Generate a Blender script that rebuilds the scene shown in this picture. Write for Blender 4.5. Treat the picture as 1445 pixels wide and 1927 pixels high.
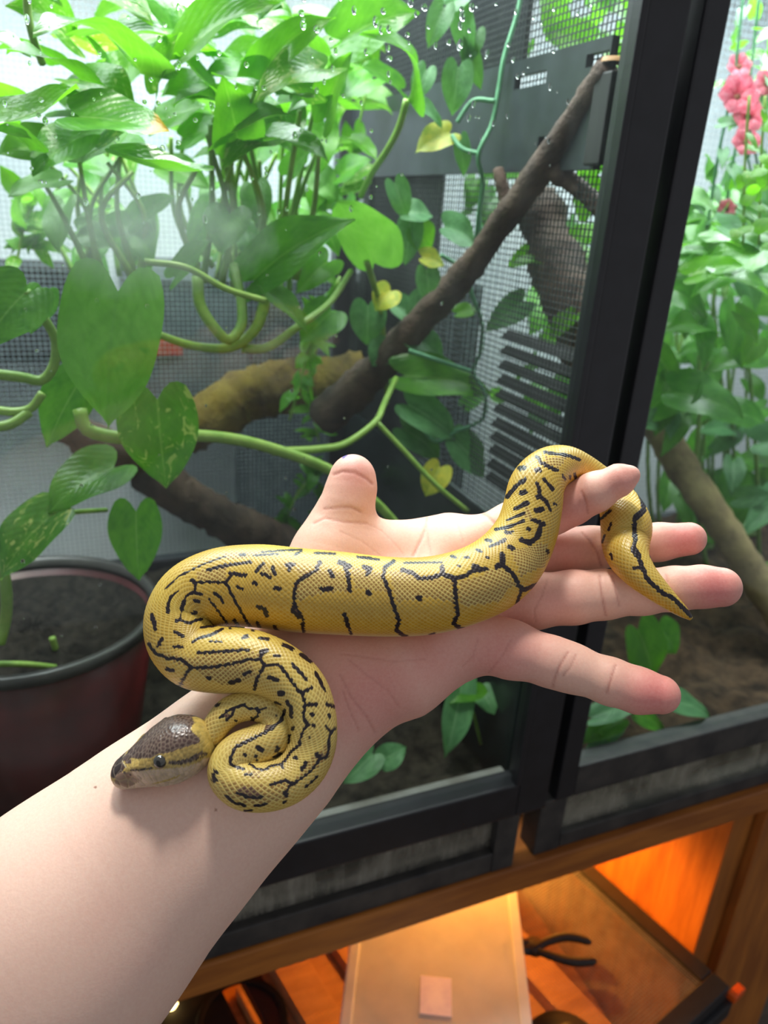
import bpy, bmesh, math, random
import numpy as np
from mathutils import Vector, Matrix

random.seed(7)
rng = np.random.default_rng(7)
scene = bpy.context.scene
for _o in list(bpy.data.objects):
    bpy.data.objects.remove(_o)
COL = scene.collection

# ------------------------------------------------------------------ camera
# Solved from the vanishing points of the cabinet: world X runs along the glass
# front, Y into the tank, Z up, metres, camera at the origin (1.4 m over the floor).
FPX, CX, CY, IMG_H = 1400.0, 722.5, 963.5, 1927.0
_x = np.array([3498, -345, 1400.0]); _x /= np.linalg.norm(_x)
_d = np.array([-222, 3437, 1400.0]); _d -= _x * (_d @ _x); _d /= np.linalg.norm(_d)
_z = -_d; _y = np.cross(_z, _x)
M = np.array([_x, _y, _z])                 # camera (right, down, forward) -> world

cam_data = bpy.data.cameras.new('camera')
cam_data.sensor_fit = 'VERTICAL'
cam_data.sensor_height = 24.0
cam_data.lens = FPX / IMG_H * 24.0
cam_data.clip_start = 0.01
cam = bpy.data.objects.new('camera', cam_data)
COL.objects.link(cam)
_m = Matrix.Identity(4)
for _r in range(3):
    _m[_r][0] = M[_r, 0]; _m[_r][1] = -M[_r, 1]; _m[_r][2] = -M[_r, 2]
cam.matrix_world = _m
cam_data.dof.use_dof = True
cam_data.dof.focus_distance = 0.268
cam_data.dof.aperture_fstop = 8.5
scene.camera = cam

# ------------------------------------------------------------------ world, light, exposure
scene.view_settings.view_transform = 'Standard'
scene.view_settings.look = 'None'
scene.view_settings.gamma = 1.0
scene.view_settings.use_curve_mapping = False
scene.view_settings.exposure = 0.0

world = bpy.data.worlds.new('room_light')
scene.world = world
world.use_nodes = True
_bg = world.node_tree.nodes['Background']
_bg.inputs['Color'].default_value = (0.92, 0.95, 1.0, 1)
_bg.inputs['Strength'].default_value = 0.36


def area_light(name, loc, target, sx, sy, power, color):
    ld = bpy.data.lights.new(name, 'AREA')
    ld.shape = 'RECTANGLE'; ld.size = sx; ld.size_y = sy
    ld.energy = power; ld.color = color
    o = bpy.data.objects.new(name, ld); COL.objects.link(o)
    o.location = loc
    o.rotation_euler = (Vector(target) - Vector(loc)).to_track_quat('-Z', 'Y').to_euler()
    return o


# ceiling lamp of the room, a little ahead of the hand (ceiling 2.4 m over the floor)
area_light('ceiling_lamp_offscreen', (0.10, 0.50, 1.00), (0.05, 0.22, -0.15), 0.16, 0.16, 12.5, (1.0, 0.95, 0.88))
# cool LED bars lying on the open tops of the two terrariums, above the frame
area_light('led_bar_left_offscreen', (0.08, 0.74, 0.38), (0.08, 0.74, -0.5), 0.62, 0.30, 12.0, (0.90, 0.97, 1.0))
area_light('led_bar_right_offscreen', (0.78, 0.74, 0.38), (0.78, 0.74, -0.5), 0.62, 0.34, 13.0, (0.90, 0.98, 1.0))


# ------------------------------------------------------------------ helpers
def cpt(u, v, d):
    """photo pixel + depth along the lens axis -> camera space point"""
    return np.array([(u - CX) / FPX * d, (v - CY) / FPX * d, d])


def P(u, v, d):
    return M @ cpt(u, v, d)


def ray(u, v):
    return M @ np.array([(u - CX) / FPX, (v - CY) / FPX, 1.0])


def onY(u, v, y):
    r = ray(u, v); return r * (y / r[1])


def onX(u, v, x):
    r = ray(u, v); return r * (x / r[0])


def onZ(u, v, z):
    r = ray(u, v); return r * (z / r[2])


def to_px(pts):
    c = np.asarray(pts) @ M            # world -> camera
    return c[:, 0] / c[:, 2] * FPX + CX, c[:, 1] / c[:, 2] * FPX + CY, c[:, 2]


def mesh_obj(name, verts, faces, mat=None, parent=None, smooth=False, uv=None, colors=None):
    me = bpy.data.meshes.new(name)
    v = np.asarray(verts, dtype=np.float32).reshape(-1, 3)
    if isinstance(faces, np.ndarray):
        n, k = faces.shape
        me.vertices.add(len(v)); me.vertices.foreach_set('co', v.ravel())
        me.loops.add(n * k); me.loops.foreach_set('vertex_index', faces.astype(np.int32).ravel())
        me.polygons.add(n)
        me.polygons.foreach_set('loop_start', np.arange(0, n * k, k, dtype=np.int32))
        me.polygons.foreach_set('loop_total', np.full(n, k, dtype=np.int32))
        me.update(calc_edges=True); me.validate()
    else:
        me.from_pydata([tuple(map(float, q)) for q in v], [], faces); me.update()
    if smooth:
        me.polygons.foreach_set('use_smooth', np.ones(len(me.polygons), dtype=bool))
    if uv is not None:
        lay = me.uv_layers.new(name='UVMap')
        idx = np.zeros(len(me.loops), dtype=np.int32); me.loops.foreach_get('vertex_index', idx)
        lay.data.foreach_set('uv', np.asarray(uv, dtype=np.float32)[idx].ravel())
    if colors is not None:
        at = me.color_attributes.new('Col', 'FLOAT_COLOR', 'POINT')
        c4 = np.ones((len(v), 4), dtype=np.float32); c4[:, :3] = colors
        at.data.foreach_set('color', c4.ravel())
    if mat is not None:
        me.materials.append(mat)
    o = bpy.data.objects.new(name, me); COL.objects.link(o)
    if parent is not None:
        o.parent = parent
        o.matrix_parent_inverse = Matrix.Translation(parent.location).inverted()
    return o


def tag(o, label, cat, group=None, kind=None):
    o['label'] = label; o['category'] = cat
    if group: o['group'] = group
    if kind: o['kind'] = kind
    return o


def thing(name, label, cat, loc=(0, 0, 0), group=None):
    o = bpy.data.objects.new(name, None); COL.objects.link(o)
    o.location = [float(q) for q in loc]; o.empty_display_size = 0.02
    return tag(o, label, cat, group)


BOXF = [(0, 1, 3, 2), (4, 6, 7, 5), (0, 4, 5, 1), (2, 3, 7, 6), (0, 2, 6, 4), (1, 5, 7, 3)]


class MB:
    """collects simple shapes into one mesh"""
    def __init__(self):
        self.v = []; self.f = []

    def add(self, vs, fs):
        n = len(self.v)
        self.v += [tuple(map(float, q)) for q in vs]
        self.f += [tuple(i + n for i in q) for q in fs]
        return self

    def box(self, a, b):
        return self.add([(x, y, z) for x in (a[0], b[0]) for y in (a[1], b[1]) for z in (a[2], b[2])], BOXF)

    def obox(self, o, ex, ey, ez):
        o, ex, ey, ez = map(np.asarray, (o, ex, ey, ez))
        return self.add([o + ex * i + ey * j + ez * k for i in (0, 1) for j in (0, 1) for k in (0, 1)], BOXF)

    def tube(self, pts, rad, n=8, cap=True):
        pts = np.asarray(pts, float); k = len(pts)
        rad = np.full(k, rad) if np.isscalar(rad) else np.asarray(rad, float)
        t = np.gradient(pts, axis=0); t /= np.linalg.norm(t, axis=1)[:, None] + 1e-12
        ref = np.array([0.31, 0.2, 0.93]) if abs(t[0][2]) < .9 else np.array([1., 0, 0])
        nrm = np.cross(t[0], ref); nrm /= np.linalg.norm(nrm)
        vs = []
        for i in range(k):
            nrm = nrm - t[i] * (nrm @ t[i]); nrm /= np.linalg.norm(nrm)
            bi = np.cross(t[i], nrm)
            for j in range(n):
                a = 2 * math.pi * j / n
                vs.append(pts[i] + rad[i] * (math.cos(a) * nrm + math.sin(a) * bi))
        fs = [(i * n + j, i * n + (j + 1) % n, (i + 1) * n + (j + 1) % n, (i + 1) * n + j) for i in range(k - 1) for j in range(n)]
        if cap:
            fs += [tuple(range(n))[::-1], tuple((k - 1) * n + j for j in range(n))]
        return self.add(vs, fs)

    def lathe(self, prof, n=32, c=(0, 0, 0), axis=None):
        """prof: list of (r, z)"""
        k = len(prof); vs = []
        for r, z in prof:
            for j in range(n):
                a = 2 * math.pi * j / n
                vs.append((c[0] + r * math.cos(a), c[1] + r * math.sin(a), c[2] + z))
        fs = [(i * n + j, i * n + (j + 1) % n, (i + 1) * n + (j + 1) % n, (i + 1) * n + j) for i in range(k - 1) for j in range(n)]
        return self.add(vs, fs)

    def build(self, name, mat, parent=None, smooth=False, bevel=0.0):
        o = mesh_obj(name, self.v, self.f, mat, parent, smooth)
        bm = bmesh.new(); bm.from_mesh(o.data)
        if bevel:
            bmesh.ops.bevel(bm, geom=list(bm.edges), offset=bevel, segments=2, profile=0.6, affect='EDGES')
        bmesh.ops.recalc_face_normals(bm, faces=bm.faces)
        bm.to_mesh(o.data); bm.free()
        return o


def spline(pts, n):
    """Catmull-Rom through rows of any width, n samples spread by chord length"""
    p = np.asarray(pts, float)
    if len(p) == 2:
        t = np.linspace(0, 1, n)[:, None]; return p[0] * (1 - t) + p[1] * t
    d = np.r_[0, np.cumsum(np.linalg.norm(np.diff(p[:, :3], axis=0), axis=1) ** 0.5)]
    q = np.vstack([2 * p[0] - p[1], p, 2 * p[-1] - p[-2]])
    tk = np.r_[d[0] - (d[1] - d[0]), d, d[-1] + (d[-1] - d[-2])]
    out = []
    for t in np.linspace(d[0], d[-1], n):
        i = min(max(np.searchsorted(d, t, side='right') - 1, 0), len(p) - 2)
        t0, t1, t2, t3 = tk[i:i + 4]; p0, p1, p2, p3 = q[i:i + 4]
        a1 = (t1 - t) / (t1 - t0) * p0 + (t - t0) / (t1 - t0) * p1
        a2 = (t2 - t) / (t2 - t1) * p1 + (t - t1) / (t2 - t1) * p2
        a3 = (t3 - t) / (t3 - t2) * p2 + (t - t2) / (t3 - t2) * p3
        b1 = (t2 - t) / (t2 - t0) * a1 + (t - t0) / (t2 - t0) * a2
        b2 = (t3 - t) / (t3 - t1) * a2 + (t - t1) / (t3 - t1) * a3
        out.append((t2 - t) / (t2 - t1) * b1 + (t - t1) / (t2 - t1) * b2)
    return np.array(out)


# ------------------------------------------------------------------ materials
def srgb(r, g, b):
    return tuple((c / 255 / 12.92 if c / 255 <= .04045 else ((c / 255 + .055) / 1.055) ** 2.4) for c in (r, g, b))


class NT:
    def __init__(self, name):
        self.m = bpy.data.materials.new(name); self.m.use_nodes = True
        self.t = self.m.node_tree; self.n = self.t.nodes
        self.out = self.n['Material Output']; self.bsdf = self.n['Principled BSDF']

    def node(self, typ, **kw):
        o = self.n.new(typ)
        for k, v in kw.items():
            if k.startswith('i_'):
                key = k[2:]
                o.inputs[int(key) if key.isdigit() else key].default_value = v
            else:
                setattr(o, k, v)
        return o

    def link(self, a, b):
        self.t.links.new(a, b)

    def coord(self, which='Object', scale=(1, 1, 1)):
        tc = self.node('ShaderNodeTexCoord'); mp = self.node('ShaderNodeMapping')
        mp.inputs['Scale'].default_value = scale
        self.link(tc.outputs[which], mp.inputs['Vector']); return mp.outputs[0]

    def noise(self, scale, detail=4, rough=.55, vec=None, dist=0):
        o = self.node('ShaderNodeTexNoise', i_Scale=scale, i_Detail=detail, i_Roughness=rough, i_Distortion=dist)
        if vec is not None: self.link(vec, o.inputs['Vector'])
        return o.outputs[0]

    def ramp(self, fac, stops):
        o = self.node('ShaderNodeValToRGB'); e = o.color_ramp.elements
        while len(e) < len(stops): e.new(.5)
        for q, (p, c) in zip(e, stops):
            q.position = p; q.color = (*c, 1) if len(c) == 3 else c
        self.link(fac, o.inputs[0]); return o.outputs[0]

    def mix(self, fac, a, b, mode='MIX'):
        o = self.node('ShaderNodeMix', data_type='RGBA', blend_type=mode)
        for s, val in ((0, fac), (6, a), (7, b)):
            if isinstance(val, (int, float)): o.inputs[s].default_value = val
            elif isinstance(val, tuple): o.inputs[s].default_value = (*val, 1) if len(val) == 3 else val
            else: self.link(val, o.inputs[s])
        return o.outputs[2]

    def math(self, op, a, b=None, c=None):
        o = self.node('ShaderNodeMath', operation=op)
        for i, val in enumerate((a, b, c)):
            if val is None: continue
            if isinstance(val, (int, float)): o.inputs[i].default_value = val
            else: self.link(val, o.inputs[i])
        return o.outputs[0]

    def bump(self, h, strength=.3, dist=.001):
        o = self.node('ShaderNodeBump', i_Strength=strength, i_Distance=dist)
        self.link(h, o.inputs['Height']); self.link(o.outputs[0], self.bsdf.inputs['Normal'])


def pmat(name, c1, c2=None, scale=20, rough=.5, metal=0, stretch=(1, 1, 1), bump=0, bscale=None, spec=.5, detail=5, bdist=.002):
    """Principled surface whose colour wanders between c1 and c2 with noise"""
    t = NT(name); v = t.coord('Object', stretch)
    n = t.noise(scale, detail, .6, v)
    if c2 is None: c2 = tuple(q * .75 for q in c1)
    t.link(t.ramp(n, [(.35, c1), (.65, c2)]), t.bsdf.inputs['Base Color'])
    t.bsdf.inputs['Roughness'].default_value = rough
    t.bsdf.inputs['Metallic'].default_value = metal
    t.bsdf.inputs['Specular IOR Level'].default_value = spec
    if bump: t.bump(t.noise(bscale or scale * 3, 4, .6, v), bump, bdist)
    return t.m

# ================================================================== room shell
m_wall = pmat('white_wall', srgb(226, 232, 236), srgb(214, 222, 228), 6, .7)
m_floor = pmat('floor_boards', srgb(96, 78, 60), srgb(70, 54, 40), 5, .5, stretch=(1, 8, 1))
o = MB().box((-1.6, 1.20, -1.40), (2.6, 1.26, 1.30)).build('wall_back', m_wall); o['kind'] = 'structure'
o = MB().box((-1.6, -1.6, -1.46), (2.6, 1.26, -1.40)).build('floor', m_floor); o['kind'] = 'structure'

# ================================================================== terrariums
m_black = pmat('black_frame_paint', (.0155, .0155, .020), (.011, .011, .014), 60, .42, bump=.05, bscale=400)
m_blackr = pmat('black_rubber', (.006, .006, .008), (.004, .004, .005), 60, .6)
m_wire = pmat('screen_wire', (.035, .04, .042), (.02, .024, .026), 90, .5)
m_wirel = pmat('grey_screen_wire', srgb(150, 166, 174), srgb(120, 136, 146), 90, .6)
m_grime = pmat('worn_black_frame', (.020, .020, .022), (.055, .050, .046), 35, .5, bump=.1, bscale=200, detail=8)


def glass_mat(name, haze=.05, hscale=9, tint=(.95, .985, .97), film=(.74, .82, .80), fog=None):
    t = NT(name)
    v = t.coord('Object', (1, 1, 1))
    tr = t.node('ShaderNodeBsdfTransparent'); tr.inputs[0].default_value = (*tint, 1)
    gl = t.node('ShaderNodeBsdfGlossy'); gl.inputs['Roughness'].default_value = .03
    lw = t.node('ShaderNodeLayerWeight', i_Blend=.5)
    fr = t.node('ShaderNodeMath', operation='MULTIPLY_ADD'); fr.inputs[1].default_value = .35; fr.inputs[2].default_value = .018
    t.link(t.math('POWER', lw.outputs['Facing'], 4.0), fr.inputs[0])
    hz = t.node('ShaderNodeBsdfTranslucent'); hz.inputs[0].default_value = (*film, 1)
    df = t.node('ShaderNodeBsdfDiffuse'); df.inputs[0].default_value = (*film, 1)
    ad = t.node('ShaderNodeMixShader'); ad.inputs[0].default_value = .5
    t.link(hz.outputs[0], ad.inputs[1]); t.link(df.outputs[0], ad.inputs[2])
    n1 = t.noise(hscale, 5, .6, v, .4)
    n2 = t.noise(260, 3, .7, v)
    streak = t.noise(30, 4, .6, t.coord('Object', (4, 1, .6)))
    h = t.math('MULTIPLY', t.ramp(n1, [(.40, (.12,) * 3), (.75, (1,) * 3)]), haze)
    h = t.math('MULTIPLY_ADD', t.ramp(n2, [(.66, (0,) * 3), (.78, (1,) * 3)]), haze * .8, h)
    h = t.math('MULTIPLY_ADD', t.ramp(streak, [(.5, (0,) * 3), (.8, (1,) * 3)]), haze * .6, h)
    if fog:                      # a patch of breath-like condensation: centre, radii, strength
        (fx, fz), (rx, rz), fs = fog
        tc = t.node('ShaderNodeTexCoord'); sp = t.node('ShaderNodeSeparateXYZ'); t.link(tc.outputs['Object'], sp.inputs[0])
        dx = t.math('DIVIDE', t.math('SUBTRACT', sp.outputs[0], fx), rx); dz = t.math('DIVIDE', t.math('SUBTRACT', sp.outputs[2], fz), rz)
        rad = t.math('SQRT', t.math('ADD', t.math('MULTIPLY', dx, dx), t.math('MULTIPLY', dz, dz)))
        rad = t.math('MULTIPLY_ADD', t.noise(25, 4, .6, v), .7, rad)
        h = t.math('MULTIPLY_ADD', t.ramp(rad, [(.45, (1,) * 3), (1.0, (0,) * 3)]), fs, h)
    m1 = t.node('ShaderNodeMixShader'); t.link(h, m1.inputs[0]); t.link(tr.outputs[0], m1.inputs[1]); t.link(ad.outputs[0], m1.inputs[2])
    m2 = t.node('ShaderNodeMixShader'); t.link(fr.outputs[0], m2.inputs[0]); t.link(m1.outputs[0], m2.inputs[1]); t.link(gl.outputs[0], m2.inputs[2])
    t.link(m2.outputs[0], t.out.inputs[0])
    return t.m


_fc = onY(270, 440, .43)
m_glass = glass_mat('dusty_door_glass', .016)
m_glassA = glass_mat('misted_door_glass', .016, fog=((_fc[0], _fc[2]), (.11, .052), .24))
m_glass2 = glass_mat('grimy_lower_glass', .75, 14, (.84, .85, .80), (.58, .54, .46))
ZB = -.562          # the tanks stand on the board here
ZT = .36


def screen(name, parent, origin, e1, e2, n1, n2, r, mat, nrm):
    """woven wire: n1 wires along e2 and n2 wires along e1"""
    o, e1, e2, nrm = map(np.array, (origin, e1, e2, nrm)); mb = MB()
    u1, u2 = e1 / np.linalg.norm(e1), e2 / np.linalg.norm(e2)
    for i in range(n1 + 1):
        mb.obox(o + e1 * i / n1 - u1 * r - nrm * r, u1 * 2 * r, nrm * 2 * r, e2)
    for j in range(n2 + 1):
        mb.obox(o + e2 * j / n2 - u2 * r - nrm * r, u2 * 2 * r, nrm * 2 * r, e1)
    q = mb.build(name, mat, parent); q['kind'] = 'stuff'
    return q


def part(name, a, b, mat, parent, bevel=.0015):
    return MB().box(a, b).build(name, mat, parent, bevel=bevel)


tankA = thing('terrarium', 'black framed terrarium with clear glass door, crowded with trailing pothos', 'terrarium', (.0, .7, ZB))
XA0, XA1 = -.52, .362
# hinged door: stile, rail, pane
part('door_stile', (.330, .420, -.4955), (XA1, .440, ZT), m_black, tankA, .002)
part('door_stile', (XA0, .420, -.4955), (XA0 + .034, .440, ZT), m_black, tankA, .002)
part('door_rail', (XA0 + .034, .420, -.4955), (.330, .440, -.4585), m_black, tankA, .002)
part('door_rail', (XA0 + .034, .420, ZT - .035), (.330, .440, ZT), m_black, tankA, .002)
gA = part('door_pane', (XA0 + .034, .428, -.4585), (.330, .432, ZT - .035), m_glassA, tankA, 0)
part('glazing_bead', (.3245, .4185, -.4585), (.3298, .4275, ZT - .035), m_black, tankA, .001)
# fixed front below the door
part('corner_post', (.3155, .4235, ZB), (.3385, .447, -.4965), m_grime, tankA, .0015)
part('corner_post', (.3565, .4415, -.4955), (.362, .452, ZT), m_blackr, tankA, .0015)
part('bottom_rail', (XA0, .4235, ZB + .001), (.315, .447, -.538), m_grime, tankA, .0015)
part('lower_pane', (XA0, .432, -.538), (.315, .436, -.4965), m_glass2, tankA, 0)
part('corner_post', (.334, .975, ZB), (.362, 1.0, ZT), m_black, tankA)
part('corner_post', (XA0, .975, ZB), (XA0 + .03, 1.0, ZT), m_black, tankA)
part('corner_post', (XA0, .442, ZB), (XA0 + .03, .470, ZT), m_black, tankA)
part('floor_tray', (XA0 + .031, .471, ZB), (.333, .974, ZB + .012), m_blackr, tankA)
part('back_rail', (XA0 + .03, .976, -.560), (.333, .998, -.474), m_black, tankA)
part('back_rail', (XA0 + .03, .976, .30), (.333, .998, ZT), m_black, tankA)
part('front_sill', (XA0 + .03, .4455, -.4955), (.334, .458, -.470), pmat('grey_sill', srgb(122, 124, 120), srgb(98, 96, 90), 26, .6, bump=.2, bscale=150), tankA, .002)
# right side: lower solid panel, slotted band, screen
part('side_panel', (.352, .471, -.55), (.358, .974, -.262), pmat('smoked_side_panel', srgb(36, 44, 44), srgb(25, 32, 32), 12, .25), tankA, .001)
screen('side_screen', tankA, (.356, .453, -.26), (0, .521, 0), (0, 0, .56), 104, 112, .00042, m_wire, (1, 0, 0))
screen('back_screen', tankA, (XA0 + .03, .985, -.474), (.83, 0, 0), (0, 0, .775), 138, 129, .00026, m_wirel, (0, 1, 0))
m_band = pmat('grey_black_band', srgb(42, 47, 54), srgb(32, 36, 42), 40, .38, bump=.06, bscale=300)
# slotted band: assembled round its slots
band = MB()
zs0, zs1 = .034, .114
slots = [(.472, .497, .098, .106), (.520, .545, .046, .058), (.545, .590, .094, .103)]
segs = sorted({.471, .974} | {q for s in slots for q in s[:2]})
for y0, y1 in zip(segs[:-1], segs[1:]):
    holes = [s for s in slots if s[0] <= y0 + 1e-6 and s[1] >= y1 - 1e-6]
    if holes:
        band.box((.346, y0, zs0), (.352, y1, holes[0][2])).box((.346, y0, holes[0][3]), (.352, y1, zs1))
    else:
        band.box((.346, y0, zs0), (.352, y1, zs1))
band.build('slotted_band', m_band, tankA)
part('hinge_block', (.340, .458, .036), (.3455, .476, .092), m_blackr, tankA)
for k in range(11):          # louvred vent on the side, low down near the front
    z = -.235 + .0135 * k
    MB().obox((.3605, .474, z), (0, .115, 0), (.007, 0, .006), (.0006, 0, -.0016)).build('vent_slat', m_blackr, tankA)

tankB = thing('terrarium', 'black framed terrarium holding pink flowers and a leaning pale branch', 'terrarium', (.80, .7, ZB))
XB0, XB1 = .376, 1.26
part('door_stile', (XB0, .424, -.4955), (.3955, .444, ZT), m_black, tankB, .002)
part('door_stile', (XB1 - .034, .424, -.4955), (XB1, .444, ZT), m_black, tankB, .002)
part('door_rail', (.3955, .424, -.4955), (XB1 - .034, .444, -.4605), m_grime, tankB, .002)
part('door_rail', (.3955, .424, ZT - .035), (XB1 - .034, .444, ZT), m_black, tankB, .002)
part('door_pane', (.3955, .432, -.4605), (XB1 - .034, .436, ZT - .035), m_glass, tankB, 0)
part('corner_post', (XB0 - .012, .4275, ZB), (.3925, .452, -.4965), m_grime, tankB)
part('corner_post', (XB0 + .004, .4455, -.4955), (.392, .458, ZT), m_black, tankB)
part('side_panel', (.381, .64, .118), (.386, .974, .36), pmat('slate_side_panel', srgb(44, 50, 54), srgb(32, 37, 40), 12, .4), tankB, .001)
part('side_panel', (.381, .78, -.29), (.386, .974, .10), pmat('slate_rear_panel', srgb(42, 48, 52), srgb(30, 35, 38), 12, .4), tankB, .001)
part('bottom_rail', (.393, .4275, ZB + .001), (XB1, .452, -.543), m_grime, tankB)
part('lower_pane', (.393, .434, -.543), (XB1, .438, -.4965), m_glass2, tankB, 0)
part('corner_post', (XB0, .975, ZB), (.40, 1.0, ZT), m_black, tankB)
part('corner_post', (XB1 - .03, .975, ZB), (XB1, 1.0, ZT), m_black, tankB)
part('corner_post', (XB1 - .03, .446, ZB), (XB1, .470, ZT), m_black, tankB)
part('floor_tray', (.40, .471, ZB), (XB1 - .031, .974, ZB + .012), m_blackr, tankB)
part('back_rail', (.401, .976, -.560), (XB1 - .03, .998, -.50), m_black, tankB)
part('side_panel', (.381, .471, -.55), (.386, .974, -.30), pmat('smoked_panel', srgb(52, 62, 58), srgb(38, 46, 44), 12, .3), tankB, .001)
screen('back_screen', tankB, (.401, .985, -.50), (.82, 0, 0), (0, 0, .84), 90, 92, .00035, m_wirel, (0, 1, 0))

# ------------------------------------------------------------------ ground in the tanks
def soil(name, x0, x1, y0, y1, z0, z1, mat, label, amp=.010, seed=1):
    r = np.random.default_rng(seed); nx, ny = 90, 52
    gx, gy = np.meshgrid(np.linspace(x0, x1, nx), np.linspace(y0, y1, ny), indexing='ij')
    gz = np.full_like(gx, z1)
    for _ in range(26):
        kx, ky = r.normal(0, 45, 2); gz += amp * .16 * np.sin(kx * gx + ky * gy + r.uniform(0, 6))
    gz += r.normal(0, amp * .18, gz.shape)
    top = np.stack([gx, gy, gz], -1).reshape(-1, 3); bot = top.copy(); bot[:, 2] = z0
    v = np.vstack([top, bot]); n = nx * ny; f = []
    for i in range(nx - 1):
        for j in range(ny - 1):
            a = i * ny + j; f.append((a, a + ny, a + ny + 1, a + 1))
    ring = [i * ny for i in range(nx)] + [(nx - 1) * ny + j for j in range(1, ny)] + [i * ny + ny - 1 for i in range(nx - 2, -1, -1)] + [j for j in range(ny - 2, 0, -1)]
    for a, b in zip(ring, ring[1:] + ring[:1]):
        f.append((a, a + n, b + n, b))
    o = mesh_obj(name, v, np.array(f), mat, None, True)
    return tag(o, label, 'soil', kind='stuff')


m_soil = pmat('damp_soil', srgb(52, 48, 40), srgb(24, 21, 18), 55, .9, bump=.8, bscale=160, detail=8, bdist=.004, spec=.15)
m_soil2 = pmat('leaf_litter_soil', srgb(84, 66, 50), srgb(38, 30, 24), 45, .9, bump=.8, bscale=140, detail=8, bdist=.004, spec=.15)
soil('soil', XA0 + .04, .330, .4605, .970, ZB + .014, -.487, m_soil, 'dark damp soil on the floor of the pothos terrarium', seed=4)
soil('soil', .404, XB1 - .04, .4595, .970, ZB + .014, -.492, m_soil2, 'brown littered soil on the floor of the flower terrarium', seed=5)

# ------------------------------------------------------------------ shelf under the tanks
m_wood = pmat('stained_pine', srgb(174, 106, 40), srgb(138, 78, 28), 7, .48, stretch=(1.2, 9, 9), bump=.12, bscale=60)
m_wood2 = pmat('upright_stained_pine', srgb(174, 106, 40), srgb(138, 78, 28), 7, .5, stretch=(9, 9, 1.0), bump=.12, bscale=60)
shelf = thing('wooden_stand', 'stained pine stand carrying both terrariums', 'stand', (.3, .7, -1.40))
part('shelf_board', (-.62, .420, -.594), (1.32, 1.02, ZB), m_wood, shelf, .002)
part('corner_post', (.640, .432, -1.40), (.672, .500, -.594), m_wood2, shelf, .002)
part('corner_post', (.6735, .420, -1.40), (.800, .480, -.594), m_wood2, shelf, .002)
part('corner_post', (-.62, .43, -1.40), (-.56, .50, -.594), m_wood2, shelf, .002)
for k in range(5):
    part('back_board', (-.62 + .262 * k, 1.005, -1.40), (-.62 + .262 * k + .259, 1.02, -.5945), m_wood2, shelf, .001)
for k in range(4):
    part('side_board', (.645, .502 + .125 * k, -1.40), (.670, .502 + .125 * k + .1235, -.5945), m_wood2, shelf, .001)
part('lower_board', (-.62, .26, -1.10), (.638, 1.00, -1.075), m_wood, shelf, .002)

# ================================================================== lower shelf: screen-topped tank, tub, pliers, lamps
ZL = -.80
lex, ley = np.array([.974, .227, 0]), np.array([-.227, .974, 0]); lez = np.array([0, 0, 1.0])
F0 = np.array([.630, .376, ZL])
low = thing('screen_top_tank', 'low glass tank with a black framed wire lid under the shelf', 'tank', F0 - lex * .25 + ley * .2 + np.array([0, 0, -.275]))
LW, LD = .46, .46


def obar(name, o, ex, ey, ez, mat, parent, bevel=.0015):
    return MB().obox(o, ex, ey, ez).build(name, mat, parent, bevel=bevel)


O = F0 - lex * LW
obar('lid_frame', O - ley * .004 - lez * .020, lex * LW, ley * .022, lez * .022, m_black, low)
obar('lid_frame', O + ley * (LD - .022) - lez * .016, lex * LW, ley * .022, lez * .018, m_black, low)
obar('lid_frame', F0 - lex * .020 + ley * .019 - lez * .016, lex * .020, ley * (LD - .042), lez * .018, m_black, low)
obar('lid_frame', O + ley * .019 - lez * .016, lex * .020, ley * (LD - .042), lez * .018, m_black, low)
obar('tank_rim', O - ley * .010 - lez * .046, lex * (LW + .006), ley * .012, lez * .024, m_black, low)
m_lowglass = glass_mat('tank_side_glass', .06, 12, (.9, .92, .9))
obar('tank_side', O - ley * .006 - lez * .272, lex * LW, ley * .005, lez * .225, m_lowglass, low, 0)
obar('tank_side', F0 - ley * .0 - lez * .272, lex * .005, ley * LD, lez * .225, m_lowglass, low, 0)
mb_ = pmat('tank_board', srgb(178, 124, 76), srgb(146, 96, 56), 9, .6, stretch=(1, 9, 9))
for k in range(9):        # boards seen through the lid
    obar('floor_board', O + lex * (.006 + .050 * k) + ley * .002 - lez * .272, lex * .0485, ley * (LD - .01), lez * (.020 + .022 * ((k * 7) % 3)), mb_, low, .002)
# lid screen: fine wire
mbs = MB(); pit = .0036; rr_ = .00030
for i in range(int(LW / pit)):
    mbs.obox(O + lex * (.004 + pit * i) + ley * .012 - lez * .0045, lex * 2 * rr_, ley * (LD - .024), lez * 2 * rr_)
for j in range(int(LD / pit) - 4):
    mbs.obox(O + ley * (.012 + pit * j) + lex * .004 - lez * .0045, lex * (LW - .008), ley * 2 * rr_, lez * 2 * rr_)
q = mbs.build('lid_screen', pmat('grey_lid_wire', srgb(132, 128, 122), srgb(104, 100, 96), 60, .5), low); q['kind'] = 'stuff'
obar('lid_clip', F0 + lex * .004 - ley * .012 - lez * .022, lex * .022, ley * .010, lez * .010, pmat('orange_clip', srgb(230, 96, 20), srgb(200, 80, 16), 30, .4), low)

# tub
tex, tey = np.array([.898, -.44, 0]), np.array([.44, .898, 0])
T0 = np.array([.319, .294, ZL + .0025]); TW, TL, TH = .19, .36, .058
tub = thing('plastic_tub', 'milky clear plastic tub with a small paper label, lying on the wire lid', 'tub', T0 - tex * .1 + tey * .18)


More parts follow.
